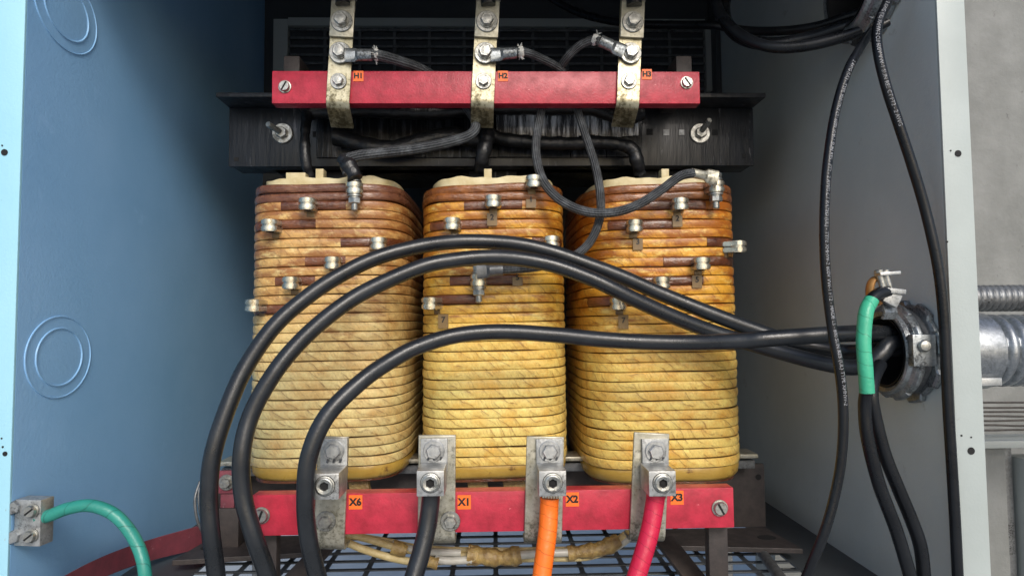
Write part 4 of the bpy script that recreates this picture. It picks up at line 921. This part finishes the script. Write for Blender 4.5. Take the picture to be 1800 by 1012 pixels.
# small red bracket with bolt behind the cables, left
br_ = thing('side_bracket', 'small dull red bracket with one bolt, beside the left coil foot behind the cables', 'bracket', P(397, 880, 1.09))
p = P(400, 846, 1.09); b = newbm(); b_box(b, p, (0.040, 0.006, 0.036), 0.001); obj('bracket_plate', b, M['redrail'], br_)
p = P(399, 882, 1.09); b = newbm(); b_box(b, p+V((0, 0.004, -0.0)), (0.022, 0.006, 0.035), 0.001); obj('bracket_leg', b, M['redrail'], br_)
p = P(398, 930, 1.10); b = newbm(); b_box(b, p, (0.05, 0.03, 0.075), 0.001); obj('bracket_base', b, M['brownsteel'], br_)
bolt(br_, P(399, 847, 1.086), 'c', (0, -1, 0), .3)
for k, pts in enumerate(([(352, 845, 1.0), (343, 875, .99), (346, 910, .99), (356, 935, 1.0)], [(362, 838, 1.0), (350, 862, .99), (352, 900, .99), (360, 925, 1.0)])):
    b = newbm(); b_tube(b, path_px(pts), 0.0022, 8)
    tag(obj('thin_wire', b, M['zinc_dark'], None, 60), ('outer', 'inner')[k]+' of two thin grey wires bowed beside the outermost black cable', 'wire')

# coil lead bundle under the lower bar
lt = thing('lead_bundle', 'laced bundle of cream coil leads sagging below the lower red bar', 'cable bundle', P(850, 965, .96))
for pts, r, mm in (([(600, 938, .93), (640, 945, .935), (700, 962, .94), (760, 972, .945), (800, 976, .95), (880, 975, .95), (960, 972, .95), (1030, 968, .95), (1075, 955, .95), (1100, 938, .95)], .0058, M['cream_wire']),
                   ([(595, 946, .925), (640, 965, .93), (690, 980, .935), (740, 988, .94), (780, 985, .945), (880, 982, .95), (960, 980, .95), (1030, 978, .945), (1080, 962, .945)], .0062, M['cream_wire']),
                   ([(620, 940, .95), (680, 950, .95), (740, 962, .95), (830, 966, .955), (940, 966, .955), (1040, 962, .955), (1095, 945, .955)], .0050, M['cream_wire']),
                   ([(690, 955, .945), (740, 968, .94), (810, 971, .94)], .0062, M['tube']), ([(765, 982, .935), (790, 985, .935), (830, 983, .935)], .0064, M['tube']),
                   ([(915, 975, .938), (950, 972, .938), (1000, 970, .938)], .0066, M['tube']), ([(1080, 962, .95), (1100, 948, .95), (1110, 935, .95)], .0070, M['tube'])):
    b = newbm(); b_tube(b, path_px(pts), r*0.85, 12); obj('lead_wire' if mm is M['cream_wire'] else 'sleeve', b, mm, lt, 60)
for pts, r in (([(822, 974, .943), (850, 977, .942), (885, 980, .942), (915, 974, .943)], .0150), ([(998, 972, .942), (1030, 968, .942), (1062, 962, .944), (1088, 948, .947)], .0125), ([(690, 960, .935), (715, 968, .934)], .0105), ([(748, 985, .932), (770, 990, .932)], .0095)):
    b = newbm(); b_tube(b, path_px(pts), r*0.82, 12, wob=0.16); obj('lacing_tape', b, M['amber_tape'], lt, 60)
# brown paper spacer tabs between coil bottoms and the bar
for i, (px, w_, lab) in enumerate(((838, .030, 'left brown paper wedge under the middle coil'), (902, .034, 'right brown paper wedge under the middle coil'), (1095, .024, 'left brown paper wedge under the right coil'), (1215, .040, 'right brown paper wedge under the right coil'), (630, .03, 'brown paper wedge under the left coil, behind the X6 lug'))):
    p = P(px, 852, 1.03); b = newbm(); b_prism(b, [(-w_/2, 0.012), (w_/2, 0.012), (w_*0.7, -0.022), (-w_*0.35, -0.022)], -0.008, 0.008, p)
    tag(obj('spacer_wedge', b, M['amber_tape'], None, 35, bev=0.001), lab, 'spacer', 'paper wedges under the coils')

# ------------------------------------------------------------------ conduit connectors and outside conduit
def connector(py, X, Y, zc_, r_in, L, label, grp):
    t = thing('conduit_connector', label, 'conduit fitting', (X, Y, zc_), grp)
    c0 = V((X, Y, zc_)); ax = (-1, 0, 0)
    ro = r_in*1.10
    b = newbm(); b_lathe(b, [(ro*1.20, 0.001), (ro*1.22, 0.002), (ro*1.22, 0.007), (ro*1.17, 0.009), (r_in*0.96, 0.010)], c0, ax, 96, mod=lambda a, r, k: r*(1.035 if (a*8/(2*math.pi)) % 1 < 0.55 else 0.955), caps=False); obj('locknut', b, M['zinc'], t, 30)
    b = newbm(); b_lathe(b, [(ro*1.04, 0.009), (ro*1.06, 0.012), (ro*1.06, 0.018), (ro*1.02, 0.020)], c0, ax, 64, caps=False); obj('collar', b, M['zinc_dark'], t, 30)
    # bushing shell with raised ribs, open mouth
    prof = [(ro*1.10, 0.020), (ro*1.13, 0.022), (ro*1.13, L*0.80), (ro*1.05, L*0.86), (ro*1.03, L), (ro*0.985, L+0.0015), (r_in*0.97, L-0.001), (r_in*0.94, L-0.012), (r_in*0.94, 0.0)]
    b = newbm(); rings = []; Rm = axis_rot(ax); n = 96
    for r, h in prof: rings.append([b.verts.new(c0+Rm @ V((r*math.cos(2*math.pi*i/n), r*math.sin(2*math.pi*i/n), h))) for i in range(n)])
    for a_, b_ in zip(rings, rings[1:]):
        for i in range(n): b.faces.new((a_[i], a_[(i+1) % n], b_[(i+1) % n], b_[i]))
    sh = obj('bushing_shell', b, M['zinc'], t, 30)
    b = newbm(); rings = []
    for r, h in ((r_in*0.965, L+0.0005), (r_in*0.90, L-0.001), (r_in*0.885, L-0.02), (r_in*0.885, -0.055)): rings.append([b.verts.new(c0+Rm @ V((r*math.cos(2*math.pi*i/n), r*math.sin(2*math.pi*i/n), h))) for i in range(n)])
    for a_, b_ in zip(rings, rings[1:]):
        for i in range(n): b.faces.new((a_[i], a_[(i+1) % n], b_[(i+1) % n], b_[i]))
    b.faces.new(rings[-1]); obj('insulating_throat', b, M['bakelite'], t, 40)
    for k in range(8):                                   # raised pads round the shell
        a0 = 2*math.pi*(k+0.1)/8; a1 = 2*math.pi*(k+0.72)/8; b = newbm(); m1 = 8; vs = []
        for j in range(m1+1):
            a = a0+(a1-a0)*j/m1
            vs.append([b.verts.new(c0+Rm @ V((r*math.cos(a), r*math.sin(a), h))) for r, h in ((ro*1.12, 0.024), (ro*1.20, 0.025), (ro*1.20, L*0.72), (ro*1.12, L*0.80))])
        for q0, q1 in zip(vs, vs[1:]):
            for i in range(4): b.faces.new((q0[i], q0[(i+1) % 4], q1[(i+1) % 4], q1[i]))
        b.faces.new(vs[0]); b.faces.new(vs[-1][::-1]); obj('grip_rib', b, M['zinc'], t, 25, bev=0.0008)
    return t, Rm
cc = PX(1632, 619, XR); YC, ZC = 0.874, P(1600, 617, .874).z
t, Rm = connector(619, XR, YC, ZC, 0.0495, 0.041, 'large galvanised conduit connector in the right panel that the thick black cables enter', None)
for a in (R(168),):
    c0 = V((XR-0.026, YC-0.0620, ZC+0.004)); b = newbm(); b_box(b, c0+V((0, 0.002, 0)), (0.030, 0.012, 0.040), 0.002); obj('screw_boss', b, M['zinc'], t)
    b = newbm(); b_lathe(b, [(0.0075, 0), (0.0078, 0.004), (0.006, 0.0062), (0.002, 0.0070)], c0+V((-0.002, -0.004, 0.006)), (-0.1, -1, 0), 20); obj('clamp_screw', b, M['bolt'], t)
cu = PX(1610, -22, XR)
t2, _ = connector(0, XR, 0.93, P(1560, -22, .93).z, 0.060, 0.040, 'dark galvanised conduit bushing at the top right corner of the cabinet', None)
# copper ground lug above the connector
gl2 = thing('lay_in_lug', 'small silver lay-in lug with copper strap on top of the large conduit connector', 'ground lug', P(1555, 510, .80))
p = P(1552, 508, .80)
b = newbm(); b_strip(b, [(0, 0.000), (-0.001, -0.012), (-0.004, -0.022), (0, -0.030)], 0.003, 0.022, P(1560, 535, .81)+V((0, 0, 0.012)), Matrix.Rotation(R(20), 3, 'Z')); obj('bent_foot', b, M['zinc'], gl2)
b = newbm(); b_tube(b, path_px([(1548, 487, .808), (1534, 493, .808), (1529, 507, .808), (1531, 522, .808), (1546, 533, .808)]), 0.004, 10, flat=1.8); obj('copper_strap', b, M['copper'], gl2, 60)
b = newbm(); b_box(b, P(1560, 481, .80), (0.026, 0.014, 0.0042), 0.0008, Matrix.Rotation(R(-4), 3, 'Y')); obj('upper_jaw', b, M['alu'], gl2)
b = newbm(); b_box(b, P(1570, 512, .80), (0.024, 0.016, 0.0065), 0.0012, Matrix.Rotation(R(6), 3, 'Y')); b_box(b, P(1566, 524, .80), (0.020, 0.010, 0.018), 0.002, Matrix.Rotation(R(28), 3, 'Y')); obj('lower_jaw', b, M['alu'], gl2)
for px in (1549, 1560):
    b = newbm(); b_tube(b, [P(px-3, 484, .799), P(px+4, 508, .799)], 0.0040, 12); b_lathe(b, [(0.0052, 0), (0.0052, 0.003), (0.004, 0.004)], P(px-4, 479, .799), (-0.2, 0, 1), 14); obj('jaw_screw', b, M['bolt'], gl2)

# outside: galvanised flexible conduit with fitting, small grey flex, wires, box
def corr(name, label, x0, x1, Y, Z, r, pitch, amp, mm, slant=0.0):
    t = thing(name, label, 'conduit', (x0, Y, Z)); b = newbm(); n = 48; L = x1-x0; k = int(L/pitch*10); rings = []
    for i in range(k+1):
        s = L*i/k; ring = []
        for j in range(n):
            a = 2*math.pi*j/n; ph = (s/pitch + slant*a/(2*math.pi)) % 1
            rr = r-amp+amp*(math.sin(math.pi*ph)**0.6 if ph > 0 else 0)
            ring.append(b.verts.new((x0+s, Y+rr*math.cos(a), Z+rr*math.sin(a))))
        rings.append(ring)
    for a_, b_ in zip(rings, rings[1:]):
        for j in range(n): b.faces.new((a_[j], a_[(j+1) % n], b_[(j+1) % n], b_[j]))
    b.faces.new(rings[0]); b.faces.new(rings[-1]); obj('corrugated_hose', b, mm, t, 60); return t
t = corr('flexible_conduit', 'large galvanised corrugated conduit entering the cabinet from outside on the right', P(1762, 617, .83).x, 1.25, YC, ZC, 0.0490, 0.0165, 0.0075, M['zinc_bright'], 1.0)
b = newbm(); b_lathe(b, [(0.0505, 0.005), (0.0520, 0.008), (0.0520, 0.0), (0.0490, P(1765, 617, .83).x-XR)], (XR, YC, ZC), (1, 0, 0), 48); 
b.free(); b = newbm(); b_lathe(b, [(0.050, 0.004), (0.0515, 0.006), (0.0515, P(1764, 617, .83).x-XR), (0.049, P(1766, 617, .83).x-XR)], (XR, YC, ZC), (1, 0, 0), 48, caps=False); fit = obj('end_fitting', b, M['zinc_bright'], t, 40)
b = newbm(); b_box(b, (P(1745, 617, .82).x, YC-0.036, ZC-0.038), (0.034, 0.02, 0.010), 0.0012); obj('fitting_lug', b, M['alu'], fit)
t = corr('small_flexible_conduit', 'thinner dark grey corrugated conduit running level behind the large one', XR+0.02, 1.5, 0.98, P(1760, 524, .98).z, 0.0205, 0.0095, 0.0022, M['zinc_dark'], 1.0)
for k, py in enumerate((707, 716, 724, 731, 739, 747, 756)):
    b = newbm(); pts = [P(1700, py, 1.20)+V((0, 0, 0)), P(1750, py+0.5*math.sin(k*2), 1.20), P(1800, py+1.5*math.sin(k*3), 1.20), P(1900, py+3*math.sin(k), 1.20)]
    b_tube(b, spline(pts, 8), 0.0019, 8)
    ordn = ('topmost', 'second', 'third', 'fourth', 'fifth', 'sixth', 'lowest')[k]
    tag(obj('thin_wire', b, M['bush'], None, 60), ordn+' of seven thin brown wires stretched level under the large outside conduit', 'wire', 'thin wires outside on the right')
ob = thing('outside_enclosure', 'grey metal box outside the right post, below the thin wires', 'electrical box', P(1790, 900, 1.2))
z_t = P(1760, 785, 1.2).z; x0 = P(1700, 800, 1.2).x; x1 = P(1767, 800, 1.2).x
b = newbm(); b_box(b, ((x0+x1)/2, 1.22, z_t-0.35), (x1-x0, 0.04, 0.70), 0.002); obj('box_side', b, M['wall'], ob)
b = newbm(); b_box(b, (x1+0.010, 1.225, z_t-0.35), (0.020, 0.03, 0.71), 0.001); obj('door_gap', b, M['zinc_dark'], ob)
b = newbm(); b_box(b, (x1+0.17, 1.21, z_t-0.37), (0.29, 0.05, 0.70), 0.003); obj('box_door', b, M['paint'], ob)
b = newbm(); b_box(b, (x1+0.1, 1.215, z_t+0.008), (0.45, 0.07, 0.014), 0.003); obj('box_lid_edge', b, M['paint'], ob)
for k in range(36):
    b = newbm(); p = V((x1+0.029, 1.184, z_t-0.03-k*0.0072)); b_box(b, p, (0.006, 0.003, 0.004), 0.0004); obj('gasket_tooth', b, M['bakelite'], ob, 0)

# thick cables at the top right and back
G2 = 'dark cables at the upper conduit'
cable('control_cable', 'upper black cable looping from the top conduit bushing across to the left', [(1600, 0, .93), (1545, 12, .93), (1490, 30, .96), (1430, 48, 1.0), (1370, 55, 1.04), (1310, 54, 1.08), (1255, 45, 1.1), (1190, 44, 1.15), (1110, 42, 1.2), (1040, 30, 1.25), (990, 10, 1.28), (940, -20, 1.3)], 0.0075, M['rubber_thin'], 'cable', G2)
cable('control_cable', 'glossy black cable in the loop left of the top conduit bushing', [(1600, 15, .93), (1540, 32, .93), (1480, 50, .95), (1420, 68, .98), (1360, 78, 1.0), (1310, 70, 1.02), (1280, 45, 1.04), (1272, 15, 1.05), (1280, -20, 1.05)], 0.0105, M['rubber_thin'], 'cable', G2)
cable('control_cable', 'lowest black cable of the loop at the top right', [(1605, 22, .92), (1545, 42, .91), (1480, 66, .93), (1410, 82, .95), (1350, 82, .97), (1302, 62, 1.0), (1270, 30, 1.02), (1258, 0, 1.03), (1262, -30, 1.03)], 0.0085, M['rubber_thin'], 'cable', G2)
